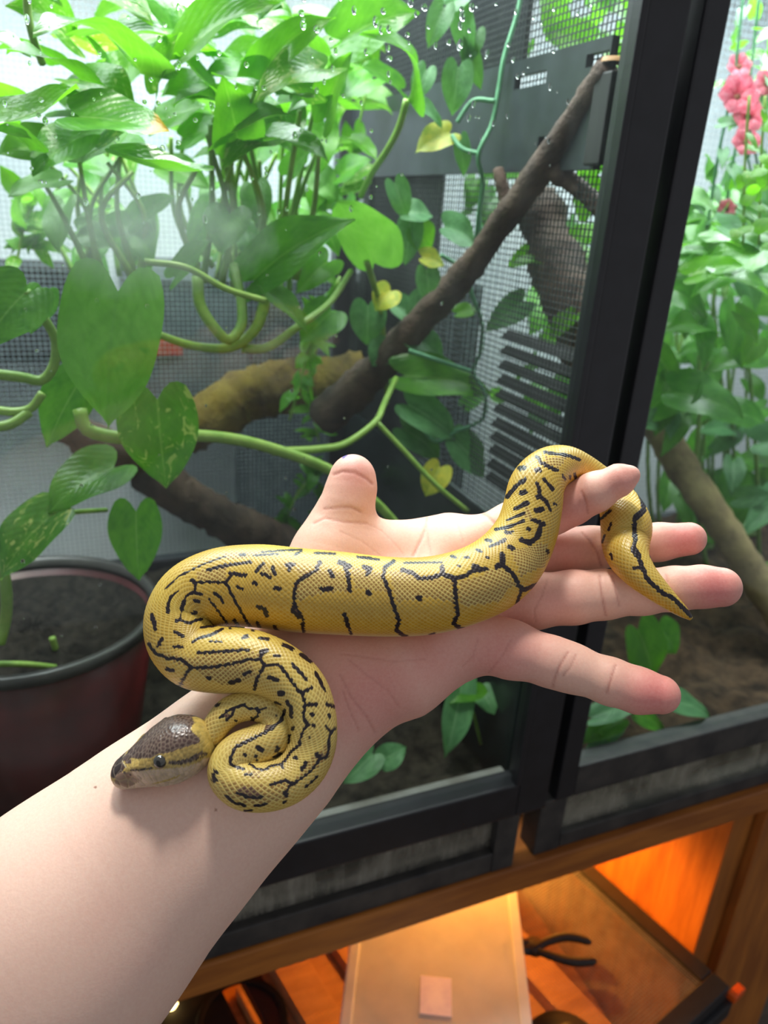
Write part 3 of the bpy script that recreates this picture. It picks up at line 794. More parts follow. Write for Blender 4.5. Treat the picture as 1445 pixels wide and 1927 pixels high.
# ------------------------------------------------------------------ cloth vine
vn = thing('hanging_vine', 'dull green hanging cloth vine with some yellowed leaves by the screen', 'vine', onY(900, 900, .60))
for pts in ([(985,-40,.60),(975,20,.60),(948,110,.60),(938,170,.60),(925,235,.60),(900,290,.60),(908,340,.61),(902,395,.62),(896,450,.63)], [(905,290,.60),(870,280,.61),(850,255,.62)], [(930,190,.60),(890,190,.61),(860,230,.615)],
            [(900,400,.63),(905,470,.63),(885,540,.63),(905,600,.63),(905,660,.63),(890,700,.63),(912,740,.62),(910,785,.62),(885,802,.62),(855,810,.62)], [(890,700,.63),(830,680,.63),(770,660,.63)], [(860,810,.62),(820,830,.62),(790,800,.63)], [(830,480,.63),(860,500,.63),(885,540,.63)]):
    stem(vn, pts, .0019, m_cstem, n=34)
leaves(vn, [
 (835,15,.62,805,92,.62,48,.2,-.2,.1,.3,'clothd'),(868,25,.63,886,118,.63,46,-.4,-.2,.1,.3,'cloth'),(862,128,.62,850,218,.62,60,.1,-.2,.1,.25,'cloth'),(802,132,.64,778,195,.64,44,.2,-.2,.1,.25,'clothd'),(788,198,.63,832,244,.63,42,.1,-.5,.1,.25,'cloth'),
 (845,252,.63,782,288,.63,62,.1,-.3,.1,.2,'yellow'),(865,262,.63,872,334,.63,34,.1,-.2,.1,.3,'clothd'),(742,345,.66,762,415,.66,48,.1,-.2,.1,.25,'cloth'),(760,402,.66,815,408,.66,58,.1,-.4,.1,.25,'cloth'),(772,418,.66,762,500,.66,52,.1,-.2,.1,.25,'clothd'),
 (782,430,.66,806,476,.66,60,.1,-.2,.1,.25,'bright'),(838,428,.65,896,462,.65,72,.1,-.3,.1,.25,'clothd'),(795,485,.65,836,500,.65,44,.1,-.3,.1,.25,'yellow'),(802,508,.65,806,572,.65,48,.1,-.2,.1,.25,'cloth'),(735,548,.66,706,585,.66,56,.1,-.2,.1,.25,'yellow'),
 (692,575,.68,690,650,.68,70,.1,-.2,.1,.25,'cloth'),(768,628,.66,836,684,.65,64,.1,-.3,.1,.25,'cloth'),(762,708,.64,922,742,.63,88,.1,-.4,.1,.22,'mid'),(768,762,.63,856,826,.62,78,.1,-.3,.1,.22,'cloth'),(758,806,.63,826,862,.63,68,.1,-.3,.1,.22,'clothd'),
 (856,828,.62,908,898,.62,68,.1,-.3,.1,.22,'clothd'),(828,880,.60,800,934,.60,56,.1,-.3,.1,.22,'yellow'),(850,10,.63,900,-20,.63,44,.1,-.3,.1,.22,'cloth'),(895,60,.63,870,130,.63,40,.3,-.2,.1,.3,'clothd'),(745,575,.67,790,610,.67,56,.1,-.3,.1,.25,'clothd'),(730,650,.67,700,690,.67,60,.1,-.3,.1,.25,'clothd'),
 (880,90,.63,905,170,.63,36,-.3,-.2,.1,.3,'clothd'),(800,560,.66,770,610,.66,52,.1,-.3,.1,.25,'cloth'),(860,590,.64,905,585,.64,34,.1,-.5,.1,.25,'bright'),
])


# ------------------------------------------------------------------ small fine-leaved plants
def sprig_plant(label, stems_, n, size, mats, seed, cat='plant'):
    r_ = random.Random(seed); root = thing('leafy_sprig', label, cat, onY(*stems_[0][-1]))
    for pts in stems_:
        w = spline([onY(*q) for q in pts], 18); MB().tube(w, .0014, 6).build('stem', m_stem, root, True)
        for k in range(n):
            p = w[r_.randrange(0, 17)]; d = np.array([r_.gauss(0, 1), r_.gauss(0, .6), r_.gauss(.2, .8)]); d /= np.linalg.norm(d)
            L_ = size * r_.uniform(.6, 1.3)
            leaf(root, p, p + d * L_, L_ * r_.uniform(.35, .55), cn(r_.uniform(-.7, .7), r_.uniform(-1, .2)), LM[r_.choice(mats)], .1, .2, .05, .02, 5, 8, (.6, .7))
    return root


sprig_plant('lime fine-leaved sprig growing up through the pothos leaves', [[(650,40,.80),(640,120,.80),(620,220,.80),(600,340,.80),(590,470,.80)], [(700,70,.82),(690,160,.82),(670,260,.82),(640,380,.82)], [(560,180,.84),(570,280,.84),(575,400,.84)]], 22, .030, ['bright', 'bright', 'brightvar'], 3)
sprig_plant('small lime sprig hanging below the pothos beside the mossy log', [[(640,520,.74),(610,590,.74),(585,640,.74),(570,700,.74),(545,790,.74)], [(600,640,.76),(580,720,.76),(600,830,.76)]], 20, .026, ['bright', 'mid', 'bright'], 4)
sprig_plant('bright young sprig against the white screen', [[(60,380,.82),(45,430,.82),(30,500,.82)], [(90,400,.84),(60,470,.84)]], 14, .030, ['bright', 'brightvar'], 5)
sprig_plant('dark fern-like sprig low behind the thumb', [[(600,880,.86),(560,930,.86),(530,1000,.86)], [(640,900,.86),(600,980,.86)]], 24, .026, ['dark', 'shade'], 6)
fl = thing('foliage_plant', 'green long-leaved plant low behind the palm on the soil', 'plant', onY(880, 1330, .50))
leaves(fl, [(868,1290,.50,836,1428,.475,62,.3,-.2,.06,.25,'cloth'),(882,1285,.51,845,1325,.49,84,-.2,-.4,.1,.2,'mid'),(700,1420,.475,645,1475,.465,60,.2,-.4,.1,.2,'clothd'),(720,1430,.475,765,1405,.475,50,.2,-.4,.1,.2,'cloth'),(905,1300,.52,930,1345,.50,50,.2,-.4,.1,.2,'clothd')])
stem(fl, [(872,1288,.50),(890,1340,.50),(905,1400,.50)], .0016, m_stemd, n=10)

# ================================================================== right terrarium planting, things behind
bb = thing('pale_branch', 'pale bark branch leaning down across the flower terrarium', 'branch', onY(1445, 1150, .60))
limb('branch_body', bb, [(1120, 640, .80, 26), (1235, 800, .72, 28), (1300, 905, .67, 30), (1370, 1010, .62, 30), (1450, 1130, .57, 31), (1540, 1260, .53, 33)], 44, m_pale, seed=8)
tr = thing('bark_trunk', 'broken dark bark trunk seen through the side screen', 'trunk', onY(1060, 700, .70))
def inB(u, v, x):            # a point on the plane X = x, given as (u, v, Y) for limb()
    w = onX(u, v, x); return (u, v, w[1])
limb('trunk_body', tr, [(*inB(1010, 385, .47), 44), (*inB(1030, 440, .47), 42), (*inB(1055, 520, .47), 46), (*inB(1085, 610, .47), 44), (*inB(1110, 720, .47), 40)], 30, m_bark, .2, 14, 9)
bush = thing('leafy_bush', 'dense green bush filling the flower terrarium', 'bush', (.62, .75, -.49))
rb = random.Random(5)
for k in range(120):
    u, v = rb.uniform(1230, 1480), rb.uniform(330, 960); yy = rb.uniform(.62, .93)
    L_ = rb.uniform(70, 140) * .75 / yy * .8; a = rb.uniform(-.3, 3.3)
    if rb.random() < .12 and v > 700: continue
    leaves(bush, [(u, v, yy, u + L_ * math.cos(a), v + L_ * math.sin(a), yy - .03, L_ * rb.uniform(.5, .8), rb.uniform(-.6, .6), rb.uniform(-1, .2), .1, .25, rb.choice(['shade', 'shade', 'mid', 'dark', 'dark', 'cloth']))])
for k in range(70):          # the part of it seen through the side screens
    x = rb.uniform(.45, .80); u, v = rb.uniform(700, 1130), rb.uniform(250, 800); w = onX(u, v, x)
    if not (.50 < w[1] < .96): continue
    L_ = rb.uniform(.03, .06); d = np.array([rb.gauss(0, 1), rb.gauss(0, 1), rb.gauss(-.3, .8)]); d /= np.linalg.norm(d)
    leaf(bush, w, w + d * L_, L_ * rb.uniform(.5, .8), cn(rb.uniform(-.6, .6), rb.uniform(-1, .2)), LM[rb.choice(['mid', 'bright', 'shade', 'cloth', 'mid'])], .1, .25)
for k in range(46):          # lighter green leaves beyond the upper part of the side screen
    x = rb.uniform(.44, .66); u, v = rb.uniform(960, 1200), (rb.uniform(-30, 90) if k % 2 else rb.uniform(290, 620)); w = onX(u, v, x)
    if not (.49 < w[1] < .96): continue
    L_ = rb.uniform(.028, .05); d = np.array([rb.gauss(0, 1), rb.gauss(0, 1), rb.gauss(-.3, .8)]); d /= np.linalg.norm(d)
    leaf(bush, w, w + d * L_, L_ * rb.uniform(.5, .8), cn(rb.uniform(-.6, .6), rb.uniform(-1, .2)), LM[rb.choice(['bright', 'bright', 'mid'])], .1, .25)
for k in range(14):
    yy = rb.uniform(.65, .9); u = rb.uniform(1250, 1440)
    stem(bush, [(u, 1150, yy), (u + rb.uniform(-40, 40), 900, yy), (u + rb.uniform(-60, 60), 500, yy)], (.004, .002), m_stemd, n=12, sides=6)
leaves(bush, [(1350,520,.56,1450,560,.54,70,.1,-1.2,.1,.2,'pale'),(1330,455,.56,1400,470,.55,50,.1,-1.2,.1,.3,'pale'),(1300,520,.58,1400,500,.56,60,.1,-.6,.1,.3,'bright'),(1275,470,.60,1320,460,.58,40,.1,-1.2,.1,.3,'pale'),
 (1385,590,.58,1425,650,.57,50,.2,-.3,.1,.3,'bright'),(1420,640,.60,1395,690,.59,50,.2,-.3,.1,.3,'bright'),(1270,740,.62,1400,790,.58,110,.1,-.6,.1,.2,'shade'),(1400,530,.56,1470,600,.54,60,.1,-1,.1,.2,'pale'),(1360,430,.62,1450,500,.60,80,.1,-.8,.1,.2,'cloth'),
 (1250,540,.60,1330,600,.58,80,.1,-.5,.1,.2,'shade'),(1420,470,.60,1300,560,.58,90,.1,-.5,.1,.2,'mid')])
fp = thing('foliage_plant', 'broad-leaved low plant on the soil of the flower terrarium', 'plant', onY(1225, 1290, .56))
leaves(fp, [(1200,1185,.50,1228,1285,.49,92,.2,-.3,.06,.15,'mid'),(1240,1180,.51,1270,1230,.50,60,.1,-.3,.1,.2,'dark'),(1115,1350,.458,1210,1325,.46,46,.1,-.9,.1,.2,'cloth'),(1110,1395,.455,1180,1365,.458,46,.1,-.9,.1,.2,'cloth'),(1262,1322,.46,1335,1352,.455,60,.1,-1.1,.1,.2,'cloth'),(1160,1355,.458,1095,1400,.455,50,.1,-.9,.1,.2,'mid'),(1195,1345,.46,1250,1378,.455,48,.1,-.9,.1,.2,'mid'),(1130,1370,.457,1160,1400,.455,44,.3,-.9,.1,.2,'bright')])
stem(fp, [(1205,1190,.50),(1215,1240,.50),(1240,1300,.50)], .002, m_stemd, n=10)
for k, pts in enumerate(([(1350,1200,.62),(1400,1220,.60),(1460,1250,.58)], [(1290,1225,.66),(1340,1240,.66)], [(1300,1255,.64),(1330,1280,.62)])):
    w = spline([onY(*q) for q in pts], 10)
    tag(MB().tube(w, [.003] * 10, 7).build('twig', m_pale, None, True), ['long pale twig lying on the brown soil', 'short pale twig lying across the brown soil', 'crooked little twig on the brown soil'][k], 'twig')
# succulent-like lime rosette cluster at the right
su = thing('lime_creeper', 'lime creeper with small round leaves hanging beside the pink flowers', 'plant', onY(1440, 440, .52))
for k in range(60):
    u, v = rb.uniform(1385, 1475), rb.uniform(215, 470); yy = rb.uniform(.50, .58)
    if u < 1440 - (v - 215) * .25 and v < 330: continue
    p = onY(u, v, yy); L_ = rb.uniform(.010, .016); d = cn(rb.uniform(-1, 1), rb.uniform(-1, 1), -.3); d /= np.linalg.norm(d)
    leaf(su, p, p + d * L_, L_ * .95, cn(rb.uniform(-.5, .5), rb.uniform(-1, 0)), LM[rb.choice(['bright', 'bright', 'brightvar'])], .12, -.15, .0, .0, 5, 8, (.5, .5))
for u in (1410, 1440, 1465):
    stem(su, [(u, 180, .55), (u - 8, 300, .55), (u - 12, 460, .55)], .0012, m_stem, n=12, sides=6)
# pink cloth flowers
m_pink = leaf_mat('pink_petal', srgb(246, 150, 172), srgb(226, 84, 118), srgb(250, 190, 200), .4, tcol=srgb(255, 130, 150))
m_core = pmat('flower_core', srgb(150, 90, 60), srgb(110, 60, 40), 60, .7)
for k, (u, v, yy, r, lab) in enumerate(((1385, 185, .60, .021, 'full pink cloth flower with drooping petals'), (1405, 222, .59, .017, 'smaller pink cloth flower just below the full pink one'), (1400, 270, .62, .016, 'pink cloth flower half hidden among the pale leaves'),
                                 (1440, 160, .64, .015, 'pale pink cloth flower by the lime creeper'), (1388, 128, .66, .014, 'topmost small pink cloth flower'), (1365, 395, .66, .012, 'tiny pink bud low on the green bush'))):
    c = onY(u, v, yy); fr_ = thing('cloth_flower', lab, 'flower', c, 'pink cloth flowers')
    for j in range(6):
        a = j * 1.047 + k; d = cn(math.cos(a), math.sin(a), -.35); d /= np.linalg.norm(d)
        leaf(fr_, c, c + d * r, r * .9, cn(math.cos(a) * .3, math.sin(a) * .3), m_pink, .15, -.15, .0, .04, 7, 9, (.5, .45), 'petal')
    MB().lathe([(.0005, .004), (.004, .002), (.004, -.003), (.0005, -.004)], 10, c).build('flower_core', m_core, fr_, True)
    stem(fr_, [(u, v, yy + .004), (u + 10, v + 40, yy + .02), (u + 25, v + 110, yy + .04)], .0012, m_cstem, n=10, sides=6)
vb = thing('pale_vine', 'pale mint cloth vine around the pink flowers', 'vine', onY(1330, 430, .68))
for k in range(80):
    u, v = rb.uniform(1270, 1470), rb.uniform(10, 450); yy = rb.uniform(.60, .74)
    if u < 1390 - v * .19: continue
    L_ = rb.uniform(30, 60); a = rb.uniform(0, 6.28)
    leaves(vb, [(u, v, yy, u + L_ * math.cos(a), v + L_ * math.sin(a), yy - .02, L_ * .6, rb.uniform(-.5, .5), rb.uniform(-1, .1), .1, .2, rb.choice(['cloth', 'pale', 'cloth']))])
for u0 in (1400, 1430):
    stem(vb, [(u0, -20, .66), (u0 - 20, 150, .66), (u0 - 50, 300, .66), (u0 - 70, 430, .67)], .0016, m_cstem, n=20)

# ------------------------------------------------------------------ behind the back screen
m_dev = pmat('grey_plastic', srgb(72, 78, 80), srgb(58, 64, 67), 14, .5)
dv = thing('grey_device', 'grey plastic equipment box with a red label, hung behind the back screen', 'box', (.150, 1.19, -.25))
part('casing', (.075, 1.06, -.33), (.235, 1.198, -.085), m_dev, dv, .006)
part('lid_strip', (.075, 1.052, -.105), (.235, 1.060, -.085), pmat('light_grey_plastic', srgb(120, 130, 134), srgb(100, 110, 116), 14, .5), dv, .002)
rl = onY(303, 655, 1.055)
part('red_label', (rl[0] - .035, 1.0535, rl[2] - .010), (rl[0] + .028, 1.0595, rl[2] + .010), pmat('red_label', srgb(160, 40, 30), srgb(130, 30, 26), 50, .5), dv, .001)
bx = thing('black_box', 'black plastic box hung on the wall behind the pothos leaves', 'box', (-.08, 1.19, -.13))
part('casing', (-.30, 1.08, -.215), (.045, 1.198, -.095), m_blackr, bx, .004)
part('cover', (-.295, 1.072, -.205), (.04, 1.0795, -.105), m_black, bx, .002)
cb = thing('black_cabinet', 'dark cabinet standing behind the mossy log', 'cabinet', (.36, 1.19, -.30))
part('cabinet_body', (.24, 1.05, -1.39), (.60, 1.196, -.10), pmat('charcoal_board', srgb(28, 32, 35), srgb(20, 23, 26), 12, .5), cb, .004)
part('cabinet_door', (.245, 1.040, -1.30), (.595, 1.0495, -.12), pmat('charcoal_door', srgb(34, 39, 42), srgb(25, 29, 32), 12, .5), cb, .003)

# ------------------------------------------------------------------ water drops on the inside of the glass
m_drop = NT('water_drop'); m_drop.bsdf.inputs['Base Color'].default_value = (.95, 1, 1, 1)
m_drop.bsdf.inputs['Roughness'].default_value = .03; m_drop.bsdf.inputs['Transmission Weight'].default_value = 1.0; m_drop.bsdf.inputs['IOR'].default_value = 1.33
m_drop.link(m_drop.ramp(m_drop.noise(30, 2, .5, m_drop.coord('Object')), [(.3, (.92, .98, 1)), (.7, (1, 1, 1))]), m_drop.bsdf.inputs['Base Color'])
rd = random.Random(2)
dm = MB()
def drop(u, v, r, plane=.4325):
    c = onY(u, v, plane); k = rd.uniform(.8, 1.7); prof = [(0, .55), (.55, .45), (.9, .2), (1, 0)]
    vs, n = [], 9
    for rr, hh in prof:
        for j in range(n):
            a = 2 * math.pi * j / n; vs.append((c[0] + r * rr * math.cos(a), c[1] + r * hh * .8, c[2] + r * rr * math.sin(a) * k))
    dm.add(vs, [(i * n + j, i * n + (j + 1) % n, (i + 1) * n + (j + 1) % n, (i + 1) * n + j) for i in range(3) for j in range(n)])
for _ in range(34): drop(rd.uniform(560, 900), rd.uniform(-5, 110), rd.uniform(.0007, .0020))
for _ in range(90): drop(rd.uniform(0, 760), rd.uniform(0, 420), rd.uniform(.0004, .0014))
for _ in range(40): drop(rd.uniform(0, 900), rd.uniform(400, 1250), rd.uniform(.0004, .0012))
for _ in range(30): drop(rd.uniform(880, 1120), rd.uniform(0, 330), rd.uniform(.0005, .0014))
q = dm.build('water_drops', m_drop.m, tankA, True); q['kind'] = 'stuff'

# ================================================================== the arm and hand (one continuous skin)
def R(px, d):
    return px * d / FPX


def cone_sdf(p, a, b, ra, rb):
    ab = b - a; t = np.clip(((p - a) @ ab) / (ab @ ab), 0, 1)
    q = p - a - t[:, None] * ab
    return np.sqrt((q * q).sum(1)) - (ra + t * (rb - ra))


def smin(a, b, k):
    h = np.clip(0.5 + 0.5 * (b - a) / k, 0, 1)
    return b * (1 - h) + a * h - k * h * (1 - h)


def chain(p, pts, k=0.003):
    out = None
    for (u0, v0, d0, r0), (u1, v1, d1, r1) in zip(pts[:-1], pts[1:]):
        s = cone_sdf(p, cpt(u0, v0, d0), cpt(u1, v1, d1), R(r0, d0), R(r1, d1))
        out = s if out is None else smin(out, s, k)
    return out


FINGERS = dict(
    thumb=[(600, 1120, .294, 88), (622, 1040, .298, 66), (640, 985, .300, 53), (654, 948, .299, 46), (662, 915, .300, 43), (664, 895, .300, 40)],
    index=[(880, 1040, .302, 56), (965, 993, .300, 47), (1040, 963, .293, 41), (1075, 948, .289, 39), (1120, 926, .284, 36), (1168, 902, .280, 28), (1189, 893, .279, 14)],
    middle=[(890, 1075, .302, 50), (1000, 1045, .305, 43), (1070, 1036, .306, 41), (1110, 1032, .306, 40), (1180, 1026, .304, 38), (1240, 1020, .301, 34), (1297, 1014, .298, 31)],
    ring=[(880, 1135, .288, 52), (1000, 1131, .287, 52), (1080, 1124, .286, 49), (1135, 1119, .286, 45), (1210, 1113, .283, 42), (1270, 1108, .280, 40), (1320, 1104, .278, 38), (1357, 1105, .277, 37)],
    pinky=[(860, 1190, .272, 58), (960, 1222, .268, 53), (1040, 1246, .266, 46), (1075, 1257, .265, 44), (1150, 1283, .262, 42), (1200, 1299, .260, 41), (1240, 1306, .258, 37)],
)
FINGERS['pinky'][-1] = (1243, 1307, .258, 36)
PALM = [  # metacarpal rods and the two cushions
    [(590, 1240, 0.286, 100), (880, 1040, 0.308, 56)],
    [(590, 1260, 0.286, 105), (890, 1085, 0.306, 55)],
    [(590, 1280, 0.282, 108), (880, 1140, 0.295, 58)],
    [(590, 1300, 0.278, 106), (870, 1200, 0.280, 60)],
    [(560, 1190, 0.290, 88), (640, 1060, 0.301, 72), (720, 1050, 0.304, 62)],
    [(690, 1050, 0.310, 55), (840, 1018, 0.310, 52)],
    [(640, 1290, 0.274, 104), (760, 1262, 0.270, 84), (850, 1222, 0.275, 60)],
    [(720, 1130, 0.296, 60), (780, 1140, 0.296, 60)],
]
ARM = [
    [(575, 1285, 0.282, 118), (500, 1380, 0.276, 118), (380, 1480, 0.268, 128), (250, 1590, 0.262, 150), (100, 1730, 0.254, 187), (-150, 1960, 0.243, 250)],
    [(590, 1330, 0.272, 92), (520, 1420, 0.268, 98), (400, 1530, 0.262, 122), (270, 1650, 0.256, 150), (130, 1790, 0.250, 190), (-90, 2000, 0.242, 240)],
]


def hand_sdf(p):
    palm = None
    for c in PALM:
        s = chain(p, c, .004)
        palm = s if palm is None else smin(palm, s, .009)
    arm = smin(chain(p, ARM[0], .02), chain(p, ARM[1], .02), .012)
    body = smin(palm, arm, .014)
    body = smin(body, chain(p, FINGERS['thumb'], .004), .010)
    f = None
    for k in ('index', 'middle', 'ring', 'pinky'):
        s = chain(p, FINGERS[k], .003)
        f = s if f is None else smin(f, s, .0022)
    return smin(body, f, .007)


def surface_nets(fn, lo, hi, h):
    nx, ny, nz = [int(math.ceil((b - a) / h)) + 1 for a, b in zip(lo, hi)]
    xs, ys, zs = lo[0] + h * np.arange(nx), lo[1] + h * np.arange(ny), lo[2] + h * np.arange(nz)
    # coarse pass first, exact values only in blocks near the surface
    B = 6
    bx, by, bz = [-(-n // B) for n in (nx, ny, nz)]
    cc = np.stack(np.meshgrid(*[lo[k] + h * (B * np.arange(n) + (B - 1) / 2) for k, n in enumerate((bx, by, bz))], indexing='ij'), -1)
    cv = fn(cc.reshape(-1, 3)).reshape(bx, by, bz)
    val = np.repeat(np.repeat(np.repeat(cv, B, 0), B, 1), B, 2).astype(np.float32)
    hot = np.argwhere(np.abs(cv) < h * (B + 2) * .9 + .004)
    off = np.stack(np.meshgrid(*[np.arange(B)] * 3, indexing='ij'), -1).reshape(-1, 3)
    for i in range(0, len(hot), 1500):
        ix = (hot[i:i + 1500, None, :] * B + off[None]).reshape(-1, 3)
        val[tuple(ix.T)] = fn(np.array(lo) + h * ix)
    val = val[:nx, :ny, :nz]
    ins = val < 0
    corners = [(a, b, c) for a in (0, 1) for b in (0, 1) for c in (0, 1)]
    cnt = sum(ins[a:nx - 1 + a, b:ny - 1 + b, c:nz - 1 + c].astype(np.int8) for a, b, c in corners)
    cell = (cnt > 0) & (cnt < 8)
    ci = np.argwhere(cell)
    vid = np.full(cell.shape, -1, np.int64); vid[cell] = np.arange(len(ci))
    acc = np.zeros((len(ci), 3)); num = np.zeros(len(ci))
    for a in corners:
        for ax in range(3):
            if a[ax]: continue
            b = list(a); b[ax] = 1
            va = val[ci[:, 0] + a[0], ci[:, 1] + a[1], ci[:, 2] + a[2]]
            vb = val[ci[:, 0] + b[0], ci[:, 1] + b[1], ci[:, 2] + b[2]]
            m = (va < 0) != (vb < 0)
            t = np.where(m, va / np.where(m, va - vb, 1), 0)
            q = ci + np.array(a); q = q.astype(float); q[:, ax] += t
            acc[m] += q[m]; num[m] += 1
    verts = np.array(lo) + h * acc / num[:, None]
    faces = []
    for ax in range(3):
        o1, o2 = [(1, 2), (2, 0), (0, 1)][ax]
        sl = [slice(None)] * 3; sr = [slice(None)] * 3
        sl[ax] = slice(0, -1); sr[ax] = slice(1, None)
        e = np.argwhere(ins[tuple(sl)] != ins[tuple(sr)])
        e = e[(e[:, o1] > 0) & (e[:, o2] > 0) & (e[:, o1] < val.shape[o1] - 1) & (e[:, o2] < val.shape[o2] - 1)]
        d1 = np.zeros(3, int); d1[o1] = 1
        d2 = np.zeros(3, int); d2[o2] = 1
        q = [vid[tuple((e - x).T)] for x in (d1 + d2, d2, 0 * d1, d1)]
        q = np.stack(q, 1)
        flip = ~ins[tuple(e.T)]
        q[flip] = q[flip][:, ::-1]
        faces.append(q)
    return verts, np.vstack(faces)


def project_sdf(fn, v, it=3):
    e = 4e-4
    for _ in range(it):
        d = fn(v)
        g = np.stack([fn(v + e * np.eye(3)[k]) - fn(v - e * np.eye(3)[k]) for k in range(3)], 1) / (2 * e)
        g /= np.linalg.norm(g, axis=1)[:, None] + 1e-9
        v = v - g * np.clip(d, -.0015, .0015)[:, None]
    return v, g


def subdivide(v, f):
    e = np.sort(np.vstack([f[:, [0, 1]], f[:, [1, 2]], f[:, [2, 3]], f[:, [3, 0]]]), 1)
    key = e[:, 0] * len(v) + e[:, 1]
    uq, inv = np.unique(key, return_inverse=True)
    mid = (v[uq // len(v)] + v[uq % len(v)]) / 2
    n, m = len(v), len(f)
    ei = inv.reshape(4, m) + n
    ctr = v[f].mean(1); ck = np.arange(m) + n + len(uq)
    nf = np.vstack([np.stack([f[:, k], ei[k], ck, ei[k - 1]], 1) for k in range(4)])
    return np.vstack([v, mid, ctr]), nf


def seg_dist(px, py, line):
    """distance in pixels from points to a polyline"""
    best = np.full(len(px), 1e9)
    for (x0, y0), (x1, y1) in zip(line[:-1], line[1:]):
        dx, dy = x1 - x0, y1 - y0; L = dx * dx + dy * dy + 1e-9
        t = np.clip(((px - x0) * dx + (py - y0) * dy) / L, 0, 1)
        best = np.minimum(best, np.hypot(px - x0 - t * dx, py - y0 - t * dy))
    return best


def in_poly(px, py, poly):
    ins = np.zeros(len(px), bool); j = len(poly) - 1
    for i in range(len(poly)):
        xi, yi = poly[i]; xj, yj = poly[j]
        c = ((yi > py) != (yj > py)) & (px < (xj - xi) * (py - yi) / (yj - yi + 1e-12) + xi)
        ins ^= c; j = i
    return ins


CREASES = [  # (half width px, depth mm, redness, polyline on the skin)
    (3.0, .30, .55, [(628, 893), (645, 887), (668, 889), (690, 901), (700, 910)]),
    (2.5, .20, .35, [(610, 958), (640, 955), (662, 955), (678, 963)]),
    (2.5, .20, .35, [(590, 985), (612, 975), (645, 982), (690, 985)]),
    (2.5, .22, .45, [(803, 968), (802, 990), (795, 1010), (778, 1045)]),
    (2.0, .15, .30, [(802, 990), (806, 1020), (812, 1046)]),
    (3.0, .30, .45, [(890, 954), (915, 970), (936, 990), (955, 1010)]),
    (2.0, .10, .20, [(840, 960), (862, 985), (870, 1020)]),
    (1.5, .10, .18, [(690, 985), (720, 1000), (745, 1025), (760, 1045)]),
    (1.5, .08, .15, [(640, 1000), (680, 1018), (715, 1045)]),
    (2.5, .25, .45, [(1094, 925), (1102, 945), (1106, 965)]),
    (2.5, .25, .50, [(1096, 1003), (1110, 1018), (1124, 1040), (1131, 1066)]),
    (2.5, .25, .50, [(1129, 1083), (1131, 1110), (1136, 1140), (1140, 1158)]),
    (2.0, .20, .40, [(1152, 1085), (1158, 1110), (1165, 1140)]),
    (2.0, .18, .35, [(1252, 1082), (1256, 1095)]),
    (2.5, .25, .50, [(1068, 1228), (1055, 1250), (1044, 1275), (1040, 1292)]),
    (2.0, .20, .40, [(1084, 1232), (1073, 1255), (1060, 1272)]),
    (2.5, .25, .55, [(1158, 1252), (1150, 1275), (1142, 1305)]),
    (2.0, .15, .30, [(1008, 1170), (1005, 1150), (1020, 1120), (1030, 1090)]),
    (2.5, .22, .30, [(640, 1270), (660, 1310), (690, 1350), (705, 1378)]),
    (2.0, .18, .25, [(645, 1300), (655, 1330), (675, 1375)]),
    (2.0, .15, .20, [(655, 1240), (690, 1270), (730, 1300), (750, 1330)]),
    (2.0, .15, .22, [(870, 1255), (890, 1235), (900, 1200)]),
    (2.0, .15, .22, [(920, 1265), (945, 1235), (960, 1205)]),
    (2.0, .12, .18, [(640, 1230), (680, 1235), (740, 1245), (800, 1240)]),
]
PINK = [  # soft pink pads: (centre, radius px, amount)
    ((1345, 1108), 62, .75), ((1235, 1305), 70, .75), ((1290, 1015), 55, .70), ((1170, 900), 50, .45), ((672, 890), 45, .40),
    ((1050, 1040), 60, .35), ((1040, 1130), 60, .30), ((930, 1230), 110, .45), ((700, 1300), 120, .50), ((820, 1230), 120, .40),
    ((640, 1220), 80, .30), ((1080, 960), 60, .45), ((960, 1150), 80, .25),
]


